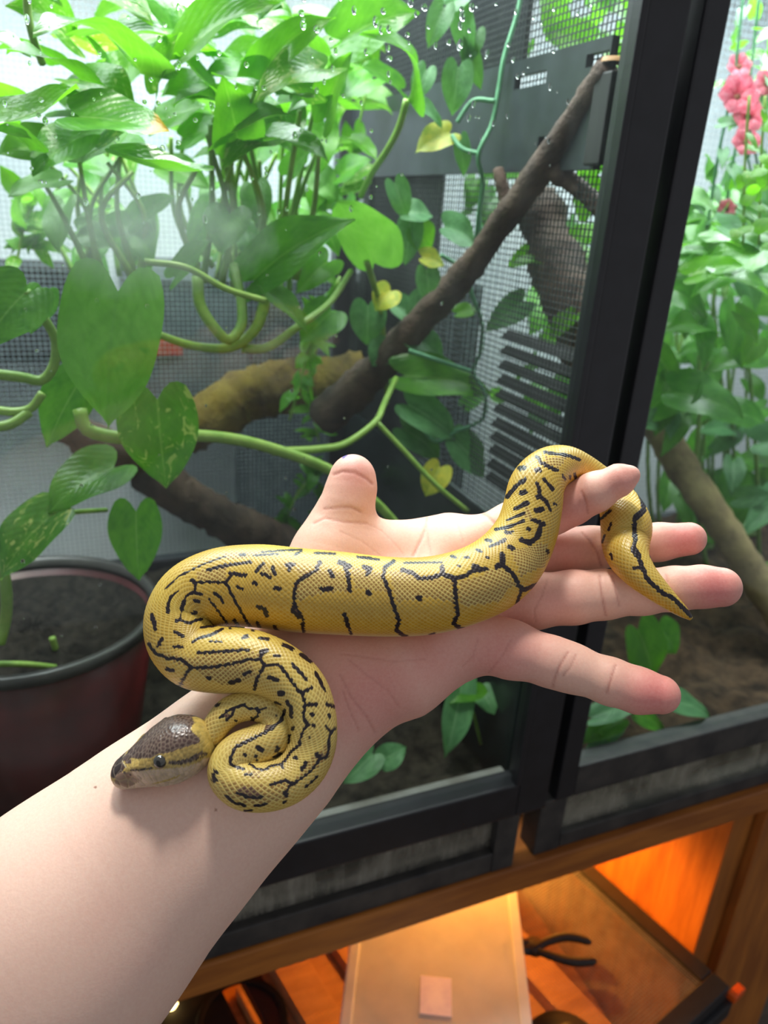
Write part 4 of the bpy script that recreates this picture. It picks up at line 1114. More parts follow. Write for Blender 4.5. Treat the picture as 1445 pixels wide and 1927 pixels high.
def build_arm():
    v, f = surface_nets(hand_sdf, (-.165, -.028, .185), (.145, .195, .338), .0013)
    v, _ = project_sdf(hand_sdf, v, 3)
    v, f = subdivide(v, f)
    v, g = project_sdf(hand_sdf, v, 1)
    px = v[:, 0] / v[:, 2] * FPX + CX; py = v[:, 1] / v[:, 2] * FPX + CY
    face = (g * v).sum(1) < 0
    base = np.array(srgb(238, 192, 172)); forearm = np.array(srgb(236, 198, 180)); pink = np.array(srgb(224, 124, 122))
    w = np.clip((px + (1927 - py) - 1000) / 400, 0, 1)[:, None]
    col = forearm * (1 - w) + base * w
    amt = np.zeros(len(v))
    for (cx, cy), r, a in PINK:
        amt = np.maximum(amt, 1.25 * a * np.exp(-((px - cx) ** 2 + (py - cy) ** 2) / (r * r)) * face)
    # blotchy skin
    ph = rng.uniform(0, 6.28, (10, 1)); kd = rng.normal(0, 150, (10, 3))
    bl = np.sin(v @ kd.T + ph.T).sum(1) / 10
    amt = np.clip(amt + .10 * bl, 0, 1)[:, None]
    col = col * (1 - amt) + pink * amt
    red = np.array(srgb(170, 84, 72))
    disp = np.zeros(len(v)); ca = np.zeros(len(v))
    for hw, dep, rd, line in CREASES:
        d = seg_dist(px, py, line)
        k = np.exp(-(d / hw) ** 2) * face
        disp = np.maximum(disp, dep * .001 * k); ca = np.maximum(ca, rd * k)
    v = v - g * disp[:, None]
    col = col * (1 - ca[:, None]) + red * ca[:, None]
    for (q0, q1), rr, cc in ((((646, 861), (651, 857)), 2.2, srgb(70, 60, 150)), (((178, 1481), (180, 1482)), 2.6, srgb(120, 76, 58)), (((404, 1522), (405, 1523)), 1.8, srgb(160, 110, 90))):
        col[(seg_dist(px, py, [q0, q1]) < rr) & face] = cc
    t = NT('skin')
    vc = t.node('ShaderNodeVertexColor', layer_name='Col')
    vec = t.coord('Object')
    fine = t.noise(900, 3, .6, vec)
    c = t.mix(.10, vc.outputs[0], t.ramp(fine, [(.3, srgb(190, 120, 100)), (.7, srgb(250, 225, 205))]))
    t.link(c, t.bsdf.inputs['Base Color'])
    t.bsdf.inputs['Roughness'].default_value = .52
    t.bsdf.inputs['Subsurface Weight'].default_value = .22
    t.bsdf.inputs['Subsurface Radius'].default_value = (1.0, .35, .2)
    t.bsdf.inputs['Subsurface Scale'].default_value = .004
    vor = t.node('ShaderNodeTexVoronoi', i_Scale=1500.0); t.link(vec, vor.inputs['Vector'])
    t.bump(t.math('ADD', vor.outputs[0], fine), .10, .0002)
    o = mesh_obj('person', v @ M.T, f, t.m, None, True, colors=col)
    tag(o, 'bare left forearm and open palm with spread fingers, holding up a snake', 'person')
    # stray marks: a tiny ink dash on the thumb tip and a mole on the forearm
    return o


person = build_arm()

# ================================================================== the snake
SPINE = [  # head end -> tail tip: photo pixel, depth, half width in pixels
    (368, 1402, 0.2385, 22), (396, 1384, 0.2390, 24), (412, 1360, 0.2400, 26), (432, 1340, 0.2410, 28), (458, 1330, 0.2415, 28), (486, 1329, 0.2415, 29), (510, 1341, 0.2415, 31),
    (520, 1366, 0.2405, 35), (508, 1390, 0.2388, 38), (482, 1405, 0.2375, 39), (457, 1416, 0.2362, 40), (437, 1433, 0.2345, 40), (433, 1455, 0.2330, 41), (456, 1476, 0.2315, 45),
    (497, 1481, 0.2320, 46), (540, 1468, 0.2348, 46), (571, 1439, 0.2375, 46), (586, 1400, 0.2393, 46), (585, 1350, 0.2403, 47), (568, 1303, 0.2415, 50),
    (530, 1268, 0.2430, 54), (475, 1247, 0.2450, 60), (415, 1243, 0.2470, 63), (368, 1235, 0.2500, 62), (343, 1205, 0.2530, 64), (340, 1165, 0.2565, 66),
    (363, 1128, 0.2590, 70), (410, 1108, 0.2605, 75), (480, 1104, 0.2610, 79), (560, 1112, 0.2585, 80), (640, 1118, 0.2583, 79), (720, 1124, 0.2583, 76),
    (800, 1123, 0.2585, 74), (870, 1108, 0.2605, 72), (925, 1083, 0.2655, 70), (965, 1045, 0.2710, 65), (990, 1000, 0.2730, 58), (1002, 955, 0.2750, 54),
    (1010, 915, 0.2775, 51), (1032, 886, 0.2825, 44), (1062, 876, 0.2900, 37), (1092, 886, 0.2970, 33), (1122, 905, 0.3020, 31), (1150, 930, .3000, 33),
    (1168, 957, .2955, 40), (1178, 990, .2900, 46), (1177, 1022, .2862, 43), (1183, 1050, 0.2785, 38), (1203, 1080, 0.2735, 31), (1232, 1108, 0.2700, 24), (1262, 1134, 0.2690, 17),
    (1285, 1152, 0.2700, 11), (1299, 1163, 0.2710, 5),
]
# crop frames the markings were read in: origin and scale
FR = dict(A=(350, 1000, 4.8167), B=(380, 1290, 5.352), C=(250, 1000, 3.211), D=(500, 980, 2.4914), E=(900, 820, 2.7788))
MARKS = {
 'C': [
  (6,[(450,235),(560,205),(710,185)]),(3,[(190,350),(280,270),(430,195),(560,150)]),(3,[(730,145),(880,135)]),(5,[(650,140),(680,140)]),
  (3,[(780,125),(900,115),(1020,110)]),(4,[(980,140),(1020,120)]),(4,[(1100,130),(1220,135)]),(4,[(1360,155),(1440,160)]),
  (6,[(745,240),(790,190)]),(7,[(845,215),(855,255)]),(7,[(780,255),(830,275)]),(8,[(930,205),(975,200)]),(8,[(950,200),(945,230)]),
  (8,[(1130,185),(1105,235)]),(7,[(1105,235),(1040,270),(995,300),(975,350),(975,430),(965,480),(1000,520)]),(4,[(985,450),(1030,530),(1035,605)]),(5,[(1020,560),(1030,605)]),
  (9,[(1190,240),(1205,270)]),(9,[(1250,185),(1310,215)]),(8,[(1275,190),(1300,260),(1310,360)]),(9,[(1395,215),(1435,225),(1415,260)]),
  (9,[(1140,350),(1200,345)]),(8,[(860,345),(890,345)]),(7,[(730,310),(745,318)]),(5,[(630,330),(660,350)]),
  (8,[(590,255),(680,265)]),(5,[(600,255),(565,310),(600,390),(640,460),(690,550),(730,600)]),
  (5,[(565,310),(460,305),(380,310),(375,360),(320,395),(300,450),(285,530),(255,545)]),(8,[(360,300),(380,315)]),(4,[(375,370),(420,380)]),
  (5,[(285,535),(340,555),(385,535),(420,530)]),(4,[(460,410),(500,460),(550,530),(590,585)]),(5,[(490,370),(520,390),(545,430)]),
  (6,[(610,535),(640,575)]),(8,[(755,455),(795,470),(810,510)]),(6,[(750,550),(765,580)]),(6,[(855,575),(880,610)]),(7,[(375,415),(400,420)]),(6,[(360,495),(385,490)]),
  (5,[(275,360),(230,400),(215,440),(210,490)]),(8,[(115,505),(125,545),(135,590)]),(7,[(250,605),(305,635)]),(7,[(175,650),(150,690)]),
  (6,[(95,680),(130,730),(200,765),(300,775),(350,825),(480,820),(600,800),(700,775),(770,770),(800,815),(880,805),(920,850),(960,910),(1000,960),(1030,1000),(1040,1050),(1030,1110),(1050,1165),(1095,1175)]),
  (6,[(350,830),(310,880),(275,950)]),(8,[(770,770),(775,730),(810,720)]),(6,[(790,820),(750,890),(735,950)]),
  (6,[(245,695),(300,700)]),(6,[(390,735),(540,725),(700,715)]),(5,[(365,670),(390,650),(480,620),(540,590)]),(3,[(465,665),(540,665)]),(7,[(670,640),(690,630)]),(5,[(760,645),(820,650)]),(4,[(410,580),(500,570)]),
  (7,[(910,685),(965,710)]),(6,[(860,755),(890,755)]),(8,[(1015,745),(1080,785)]),(6,[(960,800),(1000,840),(1045,890)]),(6,[(1105,855),(1130,900),(1160,965)]),(7,[(1030,970),(1075,945)]),
  (7,[(1040,1050),(1105,1045)]),(7,[(1170,1045),(1225,1060)]),(7,[(1080,1105),(1095,1108)]),(6,[(1185,1110),(1190,1125)]),(6,[(1170,1175),(1195,1220),(1220,1190)]),
  (7,[(205,830),(245,840)]),(7,[(450,885),(465,885)]),(8,[(590,915),(640,900)]),(8,[(675,860),(710,850)]),(8,[(820,885),(875,895)]),(9,[(885,980),(905,980)]),(7,[(930,1030),(955,1060),(955,1120)]),(6,[(965,1190),(968,1195)])],
 'B': [
  (5,[(1050,400),(1000,500),(980,600),(900,660),(840,750),(800,790),(700,810),(620,850)]),(6,[(800,790),(815,830)]),(4,[(480,790),(560,840),(620,850)]),
  (6,[(1085,520),(1090,530)]),(7,[(935,725),(945,730)]),(5,[(1290,490),(1270,650),(1260,720),(1180,750),(1100,860),(1000,940),(930,985),(880,1010),(840,1100)]),
  (8,[(1150,690),(1180,710)]),(8,[(1050,780),(1010,840)]),(7,[(930,985),(830,960),(690,1000)]),(10,[(840,1080),(850,1110)]),(4,[(1170,905),(1100,980),(1040,1020)]),
  (6,[(350,1080),(420,1110),(500,1130),(600,1130)]),(9,[(140,860),(110,940),(130,960)]),(5,[(240,1110),(330,1180),(430,1210)]),(5,[(530,1215),(650,1195)]),(4,[(430,1260),(500,1260)]),(5,[(830,1175),(850,1165)]),
  (6,[(830,250),(800,350),(720,420),(640,470),(500,540),(400,590),(340,620),(290,720),(290,790),(340,820),(410,840)]),
  (8,[(560,620),(610,650)]),(7,[(430,690),(435,695)]),(5,[(540,700),(550,750)]),(8,[(760,620),(750,660)]),(4,[(870,580),(885,500)]),(5,[(720,720),(800,680)]),(6,[(915,420),(910,440)]),
  (5,[(180,330),(250,260),(340,220),(430,190)]),(4,[(250,350),(300,300),(330,260)]),(5,[(430,200),(480,240),(540,230),(580,250),(560,300),(480,380)]),(5,[(590,240),(650,220)]),
  (5,[(500,330),(505,335)]),(5,[(340,350),(342,352)]),(5,[(140,200),(180,180)]),(5,[(740,170),(790,190)]),(5,[(750,300),(752,302)]),(5,[(440,900),(490,895)])],
 'D': [
  (7,[(600,190),(560,215),(550,260),(575,320),(600,400),(625,470),(610,515),(660,545)]),(8,[(640,230),(690,245),(720,270),(770,268),(830,250),(885,270),(930,260),(980,230),(1035,225)]),(9,[(825,215),(830,250)]),(11,[(980,215),(1005,230)]),
  (8,[(885,275),(890,350),(900,440),(880,480),(905,500)]),(4,[(905,500),(960,510)]),(10,[(715,360),(725,365)]),(6,[(900,210),(905,212)]),
  (5,[(770,535),(790,530)]),(8,[(370,440),(385,490)]),(5,[(385,490),(400,530)]),(10,[(480,335),(485,340)]),
  (4,[(430,170),(530,182)]),(3,[(650,197),(830,195)]),(5,[(870,165),(890,172)]),(5,[(990,135),(1010,145)]),(5,[(930,172),(950,170)]),(5,[(1035,170),(1045,172)]),
  (5,[(1040,90),(1055,95)]),(5,[(1050,120),(1120,95)]),(6,[(1125,52),(1150,55)])],
 'E': [
  (8,[(285,440),(345,465)]),(10,[(325,470),(310,530),(270,560),(225,545)]),(8,[(260,485),(268,490)]),(9,[(165,580),(180,590)]),(10,[(125,620),(125,670),(95,685)]),
  (8,[(125,675),(180,720),(215,790),(240,805),(305,780)]),(6,[(225,810),(200,880)]),(10,[(300,390),(335,385)]),(7,[(310,250),(325,310),(350,340),(378,390)]),(7,[(305,320),(335,325)]),
  (8,[(195,380),(255,350)]),(10,[(225,300),(245,295)]),(8,[(240,230),(195,265),(150,320)]),(9,[(215,170),(240,165)]),(9,[(300,180),(320,180)]),(7,[(305,110),(330,140),(370,165),(410,180)]),
  (6,[(345,85),(400,95),(460,100),(530,125)]),(7,[(340,225),(390,280)]),(5,[(155,440),(240,405)]),(6,[(90,490),(150,480),(235,445)]),(5,[(150,510),(180,500)]),(5,[(60,580),(140,540)]),(6,[(40,545),(65,550)]),
  (6,[(360,600),(365,610)]),(5,[(400,355),(405,360)]),(4,[(440,205),(455,230)]),(5,[(505,200),(508,220)]),(4,[(480,210),(480,225)]),
  (9,[(840,290),(860,340),(865,390),(820,430),(815,480),(820,540),(810,600),(840,640)]),(8,[(840,640),(870,720),(890,760),(960,820),(1020,850),(1070,900),(1110,940)]),(6,[(840,690),(810,690)]),
  (13,[(810,590),(830,620)]),(5,[(690,390),(640,435)]),(4,[(695,455),(680,495)]),(4,[(660,520),(648,555)]),(5,[(690,620),(700,640)])],
}
TAN = {  # brownish saddles (px polygons in the same frames)
 'C': [[(130,730),(330,770),(480,740),(760,730),(770,770),(600,800),(350,825),(200,770)],[(390,820),(700,790),(760,880),(560,930),(420,880)],[(380,240),(560,220),(560,300),(390,300)],
       [(760,200),(840,215),(850,260),(790,260)],[(1000,300),(1250,260),(1300,360),(1130,380),(990,420)],[(560,130),(780,120),(760,150),(560,170)]],
 'B': [[(150,960),(520,1010),(700,1000),(850,970),(880,1010),(820,1160),(500,1200),(250,1110)],[(1000,800),(1150,690),(1290,560),(1280,720),(1100,880),(950,960)],[(430,870),(600,860),(560,950),(430,910)]],
 'D': [[(580,230),(700,260),(830,270),(870,290),(880,380),(760,360),(610,380)],[(900,290),(1100,230),(1160,290),(1100,380),(920,400)],[(400,220),(560,250),(570,330),(420,320)],[(140,220),(250,230),(370,240),(380,330),(180,330)],[(1150,150),(1300,100),(1330,180),(1200,260)]],
 'E': [[(60,690),(150,700),(200,790),(100,800),(0,780)],[(180,600),(370,560),(350,690),(230,720)],[(340,110),(470,110),(420,170),(350,150)],[(230,420),(260,350),(290,440)]],
}
BROWN = {'B': [[(360,1020),(440,1005),(530,1030),(600,1130),(450,1120),(350,1080)],[(1150,660),(1270,690),(1250,740),(1150,720)],[(640,400),(760,380),(720,430),(640,470)],[(190,320),(340,235),(320,270),(260,350)]],
         'C': [[(985,455),(1015,500),(1030,560),(1000,520)]]}


def frame_px(fr, pts):
    ox, oy, s = FR[fr]; return [(ox + x / s, oy + y / s) for x, y in pts]


NS = 100                                  # scale rows round the body


def build_snake():
    cps = np.array([list(M @ cpt(u, v, d)) + [R(r, d)] for u, v, d, r in SPINE])
    sp = spline(cps, 2400)
    for _ in range(30):
        sp[1:-1] = .5 * sp[1:-1] + .25 * (sp[:-2] + sp[2:])
    c, r = sp[:, :3], sp[:, 3]
    ds = np.linalg.norm(np.diff(c, axis=0), axis=1)
    # rows of scales: even pitch along the body
    PITCH = .00082
    rows = np.r_[0, np.cumsum(ds / PITCH)]
    nr = int(rows[-1]); SUB = 3
    qi = np.linspace(0, rows[-1], nr * SUB + 1)
    ctr = np.stack([np.interp(qi, rows, c[:, k]) for k in range(3)], 1)
    rad = np.interp(qi, rows, r)
    tan = np.gradient(ctr, axis=0); tan /= np.linalg.norm(tan, axis=1)[:, None]
    up = np.array([0.0, 0.10, 1.0]); up /= np.linalg.norm(up)
    dor = up - tan * (tan @ up)[:, None]; dor /= np.linalg.norm(dor, axis=1)[:, None]
    for _ in range(40):
        dor[1:-1] = .5 * dor[1:-1] + .25 * (dor[:-2] + dor[2:])
    dor -= tan * (dor * tan).sum(1)[:, None]; dor /= np.linalg.norm(dor, axis=1)[:, None]
    lat = np.cross(tan, dor)
    NT_ = 300
    th = 2 * math.pi * (np.arange(NT_) + .5) / NT_ - math.pi      # 0 along the back, seam on the belly
    # scale lattice: staggered rounded diamonds of even size, rows drop out as the girth shrinks
    nloc = np.maximum(2 * math.pi * rad / PITCH, 26)[:, None]
    a = th[None, :] / (2 * math.pi) * nloc; b = qi[:, None]
    pu, qu = (a + b) / 2, (a - b) / 2
    ip, iq = np.floor(pu), np.floor(qu)
    fp, fq = pu - ip - .5, qu - iq - .5
    edge = np.maximum(np.abs(fp), np.abs(fq)) * 2            # 0 centre, 1 rim
    along = (fp - fq)                                        # -1 head side .. 1 tail side
    dome = np.clip(1 - edge ** 3.0, 0, 1) * (.75 + .25 * along)
    belly = np.clip((-np.cos(th)[None, :] - .62) / .2, 0, 1)
    h = dome * .11 * (1 - belly)
    # slightly flattened body, broad belly
    co, si = np.cos(th), np.sin(th)
    rr = rad[:, None] * (1 - .05 * (co < 0) * co ** 2)[None, :]
    scl = 2 * math.pi * rad[:, None] / nloc
    pos = ctr[:, None, :] + (rr + h * scl * 2.4)[..., None] * (co[None, :, None] * dor[:, None, :] + si[None, :, None] * lat[:, None, :])
    nrm = (co[None, :, None] * dor[:, None, :] + si[None, :, None] * lat[:, None, :])
    n0, n1 = pos.shape[:2]
    flat = pos.reshape(-1, 3)
    px, py, dz = to_px(flat)
    facing = (nrm.reshape(-1, 3) * flat).sum(1) < 0.0005
    # front-most layer
    buf = {}
    gx, gy = (px // 4).astype(int), (py // 4).astype(int)
    key = gx * 4000 + gy
    order = np.argsort(key, kind='stable'); ks = key[order]
    st = np.r_[0, np.flatnonzero(np.diff(ks)) + 1]
    mn = np.minimum.reduceat(dz[order], st)
    near = np.empty(len(key)); near[order] = np.repeat(mn, np.diff(np.r_[st, len(ks)]))
    vis = facing & (dz < near + .0055)
    # colour is decided once per scale (at its centre)
    cell = (ip - ip.min()).astype(np.int64) * 100000 + (iq - iq.min()).astype(np.int64)
    uq, inv = np.unique(cell.ravel(), return_inverse=True)
    cnt = np.bincount(inv)
    sx = np.bincount(inv, px) / cnt; sy = np.bincount(inv, py) / cnt
    svis = np.bincount(inv, vis.astype(float)) / cnt > .55
    wc = np.full(len(uq), 99.0); wv = np.full(len(px), 99.0)
    for fr, lst in MARKS.items():
        for w, line in lst:
            pl = np.array(frame_px(fr, line)); lo, hi = pl.min(0) - 14, pl.max(0) + 14
            m = (sx > lo[0]) & (sx < hi[0]) & (sy > lo[1]) & (sy < hi[1])
            wc[m] = np.minimum(wc[m], seg_dist(sx[m], sy[m], pl) - w / 2)
            m = vis & (px > lo[0]) & (px < hi[0]) & (py > lo[1]) & (py < hi[1])
            wv[m] = np.minimum(wv[m], seg_dist(px[m], py[m], pl) - w / 2)
    thc = np.bincount(inv, np.broadcast_to(th, (n0, n1)).ravel()) / cnt
    rowc = np.bincount(inv, np.broadcast_to(qi[:, None], (n0, n1)).ravel()) / cnt
    black = np.zeros(len(uq), bool)
    # flank pattern on the side the photograph does not show
    hid = ~svis & (np.cos(thc) > -.55)
    black |= hid & (np.sin(rowc * .19 + 1.7 * np.sin(thc * 2)) * np.cos(thc * 3.1 + rowc * .05) > .80)
    tanm = np.zeros(len(uq)); brm = np.zeros(len(uq), bool)
    for fr, lst in TAN.items():
        for poly in lst:
            tanm = np.maximum(tanm, in_poly(sx, sy, frame_px(fr, poly)) * 1.0)
    tanm *= svis
    for fr, lst in BROWN.items():
        for poly in lst:
            brm |= in_poly(sx, sy, frame_px(fr, poly)) & svis
    n_s = (np.sin(rowc * .15 + thc * 2) + np.sin(rowc * .06 - thc * 3 + 1)) * .25 + .5
    rnd = rng.uniform(0, 1, len(uq))
    ncell = np.clip((np.cos(thc) + .2) * .9, 0, 1)             # towards the back
    yel = np.array(srgb(204, 174, 72)); gold = np.array(srgb(210, 156, 28)); pale = np.array(srgb(240, 222, 140))
    tanc = np.array(srgb(146, 110, 56)); blk = np.array(srgb(30, 22, 30)); brn = np.array(srgb(96, 66, 60)); cream = np.array(srgb(232, 214, 165))
    sc = gold + (yel - gold) * np.clip(ncell + .25 * (rnd - .5), 0, 1)[:, None]
    olive = np.array(srgb(172, 138, 54))
    k = (np.clip(n_s * 1.5 - .25, 0, 1) * .70 * np.clip(np.cos(thc) * 1.2 + .5, 0, 1))[:, None]
    sc = sc * (1 - k) + olive * k
    # the coil by the head is paler and browner
    coil = np.clip((sy - 1190) / 120, 0, 1) * (sx < 660)
    sc = sc * (1 - .35 * coil[:, None]) + pale * .35 * coil[:, None]
    tm = (tanm * .9)[:, None]; sc = sc * (1 - tm) + tanc * tm
    ct = (coil * np.clip(.25 + .75 * n_s, 0, 1) * .55)[:, None]; sc = sc * (1 - ct) + np.array(srgb(150, 118, 66)) * ct
    sc[brm] = brn
    sc *= (.86 + .12 * rnd)[:, None]
    bl = np.clip((-np.cos(thc) - .60) / .25, 0, 1)[:, None]
    sc = sc * (1 - bl) + cream * bl
    sc[black] = blk * (.8 + .5 * rnd[black])[:, None]
    vc = sc[inv]
    inked = vis & svis[inv] & (.55 * wv + .45 * wc[inv] < .35)
    vc[inked] = (blk * (.8 + .5 * rnd[inv][inked])[:, None])
    isb = black[inv] | inked
    # light rims between the scales, stronger on the brown saddles
    rim = np.clip((edge.ravel() - .66) / .24, 0, 1) * (1 - belly.repeat(n0, 0).ravel() if belly.shape[0] == 1 else 1)
    rimamt = (.38 + .45 * tanm[inv] + .35 * coil[inv]).clip(0, .85) * (1 - .6 * brm[inv]) * ~isb
    vc = vc * (1 - (rim * rimamt)[:, None]) + pale * (rim * rimamt)[:, None]
    i0 = (np.arange(n0 - 1)[:, None] * n1 + np.arange(n1)[None, :]).ravel()
    i1 = (np.arange(n0 - 1)[:, None] * n1 + (np.arange(n1)[None, :] + 1) % n1).ravel()
    faces = np.stack([i0, i1, i1 + n1, i0 + n1], 1)
    t = NT('snake_skin')
    va = t.node('ShaderNodeVertexColor', layer_name='Col')
    fine = t.noise(2500, 2, .5, t.coord('Object'))
    t.link(t.mix(.12, va.outputs[0], t.ramp(fine, [(.3, (.35, .24, .05)), (.7, (.9, .75, .35))]), 'OVERLAY'), t.bsdf.inputs['Base Color'])
    t.bsdf.inputs['Roughness'].default_value = .36
    t.bsdf.inputs['Specular IOR Level'].default_value = .45
    t.bsdf.inputs['Subsurface Weight'].default_value = .04
    t.bsdf.inputs['Subsurface Scale'].default_value = .002
    root = thing('ball_python', 'yellow and black patterned python coiled over the open palm and wrist', 'snake', loc=ctr[len(ctr) // 2])
    body = mesh_obj('scaled_body', flat, faces, t.m, root, True, colors=vc)
    return root, ctr, rad, tan, dor, lat


snake, SN_C, SN_R, SN_T, SN_D, SN_L = build_snake()


def build_head():
    a0, a1 = cpt(403, 1383, .2372), cpt(211, 1463, .2372)
    ax = a1 - a0; L = np.linalg.norm(ax); ax /= L
    e1 = np.array([-.375, -.927, 0]); e1 -= ax * (e1 @ ax); e1 /= np.linalg.norm(e1)
    e2 = np.cross(ax, e1); e2 *= np.sign(-e2[2])
    phi = math.radians(24)
    dor = math.cos(phi) * e1 + math.sin(phi) * e2
    lat = -math.sin(phi) * e1 + math.cos(phi) * e2          # towards the visible cheek
    T = [0, .04, .13, .26, .40, .54, .65, .76, .85, .925, .97, 1.0]
    W = [.6, 4.6, 6.8, 9.0, 9.9, 9.2, 7.7, 6.3, 5.5, 4.6, 3.3, .3]
    H = [.6, 4.8, 7.4, 9.0, 9.0, 7.8, 6.4, 5.0, 4.1, 3.3, 2.3, .2]
    D = [.6, 4.6, 6.4, 7.4, 7.2, 6.2, 5.2, 4.6, 4.0, 3.4, 2.5, .2]
    n0, n1 = 170, 150
    tt = 1 - (1 - np.linspace(0, 1, n0)) ** 1.5
    def sm(v): 
        o = np.interp(tt, T, v)
        for _ in range(12): o[1:-1] = .5 * o[1:-1] + .25 * (o[:-2] + o[2:])
        return o * .00108
    w, hh, dd = sm(W), sm(H), sm(D)
    th = 2 * math.pi * np.arange(n1) / n1
    co, si = np.cos(th), np.sin(th)
    ex = 2 / 2.5
    cx_ = np.sign(si) * np.abs(si) ** ex; cy_ = np.sign(co) * np.abs(co) ** ex
    hs = np.where(co > 0, 1, 0)[None] * hh[:, None] + np.where(co > 0, 0, 1)[None] * dd[:, None]
    x = w[:, None] * cx_; y = hs * cy_
    # brow ridges and the groove between snout and eye, the lip line
    t2 = tt[:, None]
    brow = np.exp(-((t2 - .66) / .07) ** 2) * np.exp(-((np.abs(th_wrap(th)) - .95) / .25) ** 2)[None]
    y = y + brow * .0008; x = x + np.sign(x) * brow * .0004
    dent = np.exp(-((t2 - .77) / .07) ** 2) * np.exp(-((np.abs(th_wrap(th)) - 1.35) / .3) ** 2)[None]
    x = x - np.sign(x) * dent * .0008
    lip = np.exp(-((np.abs(th_wrap(th)) - 2.02) / .045) ** 2)[None] * np.clip((t2 - .22) / .1, 0, 1)
    x = x * (1 - .05 * lip)
    pos = a0 + (t2 * L)[..., None] * ax + x[..., None] * lat + y[..., None] * dor
    flat = pos.reshape(-1, 3)
    nx_ = (x / (w[:, None] ** 2 + 1e-9)).ravel(); ny_ = (y / (hs ** 2 + 1e-9)).ravel()
    nrm = nx_[:, None] * lat + ny_[:, None] * dor; nrm /= np.linalg.norm(nrm, axis=1)[:, None] + 1e-9
    # head shields: irregular cells, small on the crown, large on the snout
    seeds = []
    r2 = np.random.default_rng(3)
    for i in r2.permutation(len(flat)):
        tq = tt[i // n1]
        rad = .00085 if tq < .55 else (.0013 if tq < .75 else .0019)
        if tq > .97: continue
        p = flat[i]
        if all((p[0] - q[0]) ** 2 + (p[1] - q[1]) ** 2 + (p[2] - q[2]) ** 2 > (rad * 1.25) ** 2 for q in seeds):
            seeds.append(p)
    seeds = np.array(seeds)
    d1 = np.full(len(flat), 9.0); d2 = np.full(len(flat), 9.0); i1 = np.zeros(len(flat), int)
    for k, s in enumerate(seeds):
        d = np.linalg.norm(flat - s, axis=1)
        m = d < d1
        d2 = np.where(m, d1, np.minimum(d2, d)); i1 = np.where(m, k, i1); d1 = np.where(m, d, d1)
    rim = np.clip((d2 - d1) / .00055, 0, 1)
    disp = (rim ** .6) * .00022
    flatd = flat + nrm * disp[:, None]
    # colour: read on the visible cheek, mirrored to the other one
    mir = flat.copy(); xx = x.ravel()
    far = xx < 0
    mir[far] -= (2 * xx[far])[:, None] * lat
    px = mir[:, 0] / mir[:, 2] * FPX + CX; py = mir[:, 1] / mir[:, 2] * FPX + CY
    hx, hy = (px - 200) * 6.568, (py - 1320) * 6.568
    yel = np.array(srgb(176, 150, 84)); dark = np.array(srgb(76, 58, 54)); lab = np.array(srgb(190, 168, 146)); blk = np.array(srgb(38, 28, 28)); ros = np.array(srgb(138, 112, 94))
    col = np.tile(yel, (len(flat), 1))
    def paint(poly, c, soft=1.0):
        m = in_poly(hx, hy, poly); col[m] = col[m] * (1 - soft) + np.array(c) * soft
    tv = np.repeat(tt, n1); tw = np.tile(np.abs(th_wrap(th)), n0)
    col[tw > 1.72] = lab; col[tw > 2.6] = srgb(225, 210, 190)
    paint([(90,1010),(300,870),(560,845),(740,830),(1000,800),(1260,700),(1290,760),(1100,850),(600,1000),(330,1080),(150,1060)], lab)
    paint([(40,900),(100,780),(190,700),(260,640),(450,450),(640,300),(850,150),(1000,80),(1230,90),(1290,210),(1230,300),(1200,420),(1180,500),(1050,540),(900,590),(760,640),(640,650),(560,700),(380,710),(300,760),(250,800),(200,870),(130,960),(70,940)], dark)
    up = (tw < .62) & (tv > .11) & (tv < .995); col[up] = dark
    cl = tv < .095 + .02 * np.sin(tw * 5); col[cl] = np.array(srgb(188, 164, 86))
    paint([(200,750),(320,700),(420,720),(560,710),(580,790),(420,800),(300,830),(250,800)], yel)
    paint([(120,880),(300,870),(430,980),(260,1060),(110,1010)], ros)
    paint([(60,860),(90,790),(180,750),(200,850),(150,900),(80,930)], blk * 1.6)
    paint([(230,715),(310,715),(310,770),(240,775)], dark)
    for ln, wd, c in (([(790,752),(900,755),(1060,712),(1190,632),(1235,640)], 20, dark * .8), ([(785,748),(880,735),(1000,710),(1190,612)], 7, blk), ([(800,768),(920,772),(1060,735),(1240,655)], 7, blk),
                      ([(310,850),(430,845),(570,820)], 12, blk), ([(250,820),(200,740)], 6, np.array(srgb(190, 180, 150)))):
        col[seg_dist(hx, hy, ln) < wd] = c
    for q, rr in (((105, 905), 24), ((225, 880), 16), ((300, 905), 12)):
        col[np.hypot(hx - q[0], hy - q[1]) < rr] = blk
    tint = r2.uniform(.78, 1.22, len(seeds))
    col *= tint[i1][:, None]
    isd = col.sum(1) < .35
    edge = ((1 - rim) * np.where(isd, .45, .25))[:, None]
    col = col * (1 - edge) + np.where(isd[:, None], np.array(srgb(168, 150, 132)), np.array(srgb(214, 200, 130))) * edge
    i0 = (np.arange(n0 - 1)[:, None] * n1 + np.arange(n1)[None]).ravel(); j0 = (np.arange(n0 - 1)[:, None] * n1 + (np.arange(n1)[None] + 1) % n1).ravel()
    faces = np.stack([i0, i0 + n1, j0 + n1, j0], 1)
    t = NT('snake_head_skin'); va = t.node('ShaderNodeVertexColor', layer_name='Col')
    gr = t.noise(3000, 2, .5, t.coord('Object'))
    t.link(t.mix(.15, va.outputs[0], t.ramp(gr, [(.3, (.05, .04, .03)), (.7, (.6, .5, .4))]), 'OVERLAY'), t.bsdf.inputs['Base Color'])
    t.bsdf.inputs['Roughness'].default_value = .28
    head = mesh_obj('head', flatd @ M.T, faces, t.m, snake, True, colors=col)
    head['label'] = 'dark brown snake head with tan cheek stripe'
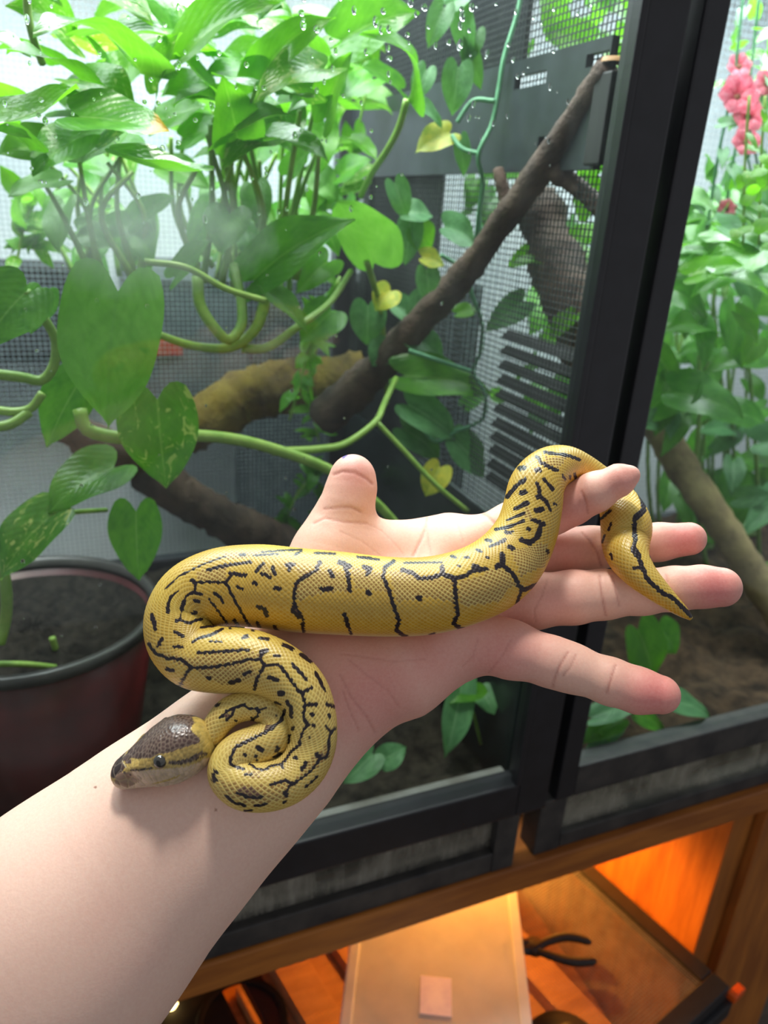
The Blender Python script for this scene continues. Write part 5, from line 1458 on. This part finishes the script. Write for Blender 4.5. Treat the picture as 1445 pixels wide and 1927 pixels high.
    # eyes: glossy bead with a dark slit
    vis = np.hypot(px - 300, py - 1434) + 1e3 * far
    e = int(np.argmin(vis)); off = x.ravel()[e]
    te = NT('eye_glass'); uvx = te.coord('Object')
    g = te.node('ShaderNodeTexGradient', gradient_type='SPHERICAL')
    te.link(te.ramp(te.noise(900, 3, .6, uvx), [(.3, srgb(34, 34, 34)), (.7, srgb(66, 64, 58))]), te.bsdf.inputs['Base Color'])
    te.bsdf.inputs['Roughness'].default_value = .04; te.bsdf.inputs['Coat Weight'].default_value = 1
    tp = pmat('pupil_black', (.004, .004, .004), (.008, .006, .006), rough=.1)
    for sgn in (1, -1):
        c = flat[e] - (0 if sgn > 0 else 2 * off) * lat
        out = sgn * lat * .8 + dor * .35; out /= np.linalg.norm(out)
        re = .0022
        c = c - out * re * .35
        b = MB(); N = 20
        bm = bmesh.new(); bmesh.ops.create_uvsphere(bm, u_segments=20, v_segments=14, radius=re)
        me = bpy.data.meshes.new('eye'); bm.to_mesh(me); bm.free()
        me.materials.append(te.m); me.polygons.foreach_set('use_smooth', np.ones(len(me.polygons), bool))
        o = bpy.data.objects.new('eye', me); COL.objects.link(o); o.location = M @ c; o.parent = snake
        o.matrix_parent_inverse = Matrix.Translation(snake.location).inverted()
        # pupil: small dark lens on the outer pole
        pv, pf = [], []
        u1 = ax - out * (ax @ out); u1 /= np.linalg.norm(u1); u2 = np.cross(out, u1)
        for i in range(5):
            for j in range(18):
                an = 2 * math.pi * j / 18; rr_ = i / 4
                q = out + (u1 * math.cos(an) * .30 + u2 * math.sin(an) * .48) * rr_
                q = q / np.linalg.norm(q) * re * 1.03; pv.append(M @ (c + q))
        pf = [(i * 18 + j, i * 18 + (j + 1) % 18, (i + 1) * 18 + (j + 1) % 18, (i + 1) * 18 + j) for i in range(4) for j in range(18)]
        pu = mesh_obj('pupil', pv, pf, tp, None, True); pu.parent = o
        pu.matrix_parent_inverse = Matrix.Translation(o.location).inverted()
    return head


def th_wrap(t):
    return (t + math.pi) % (2 * math.pi) - math.pi


build_head()
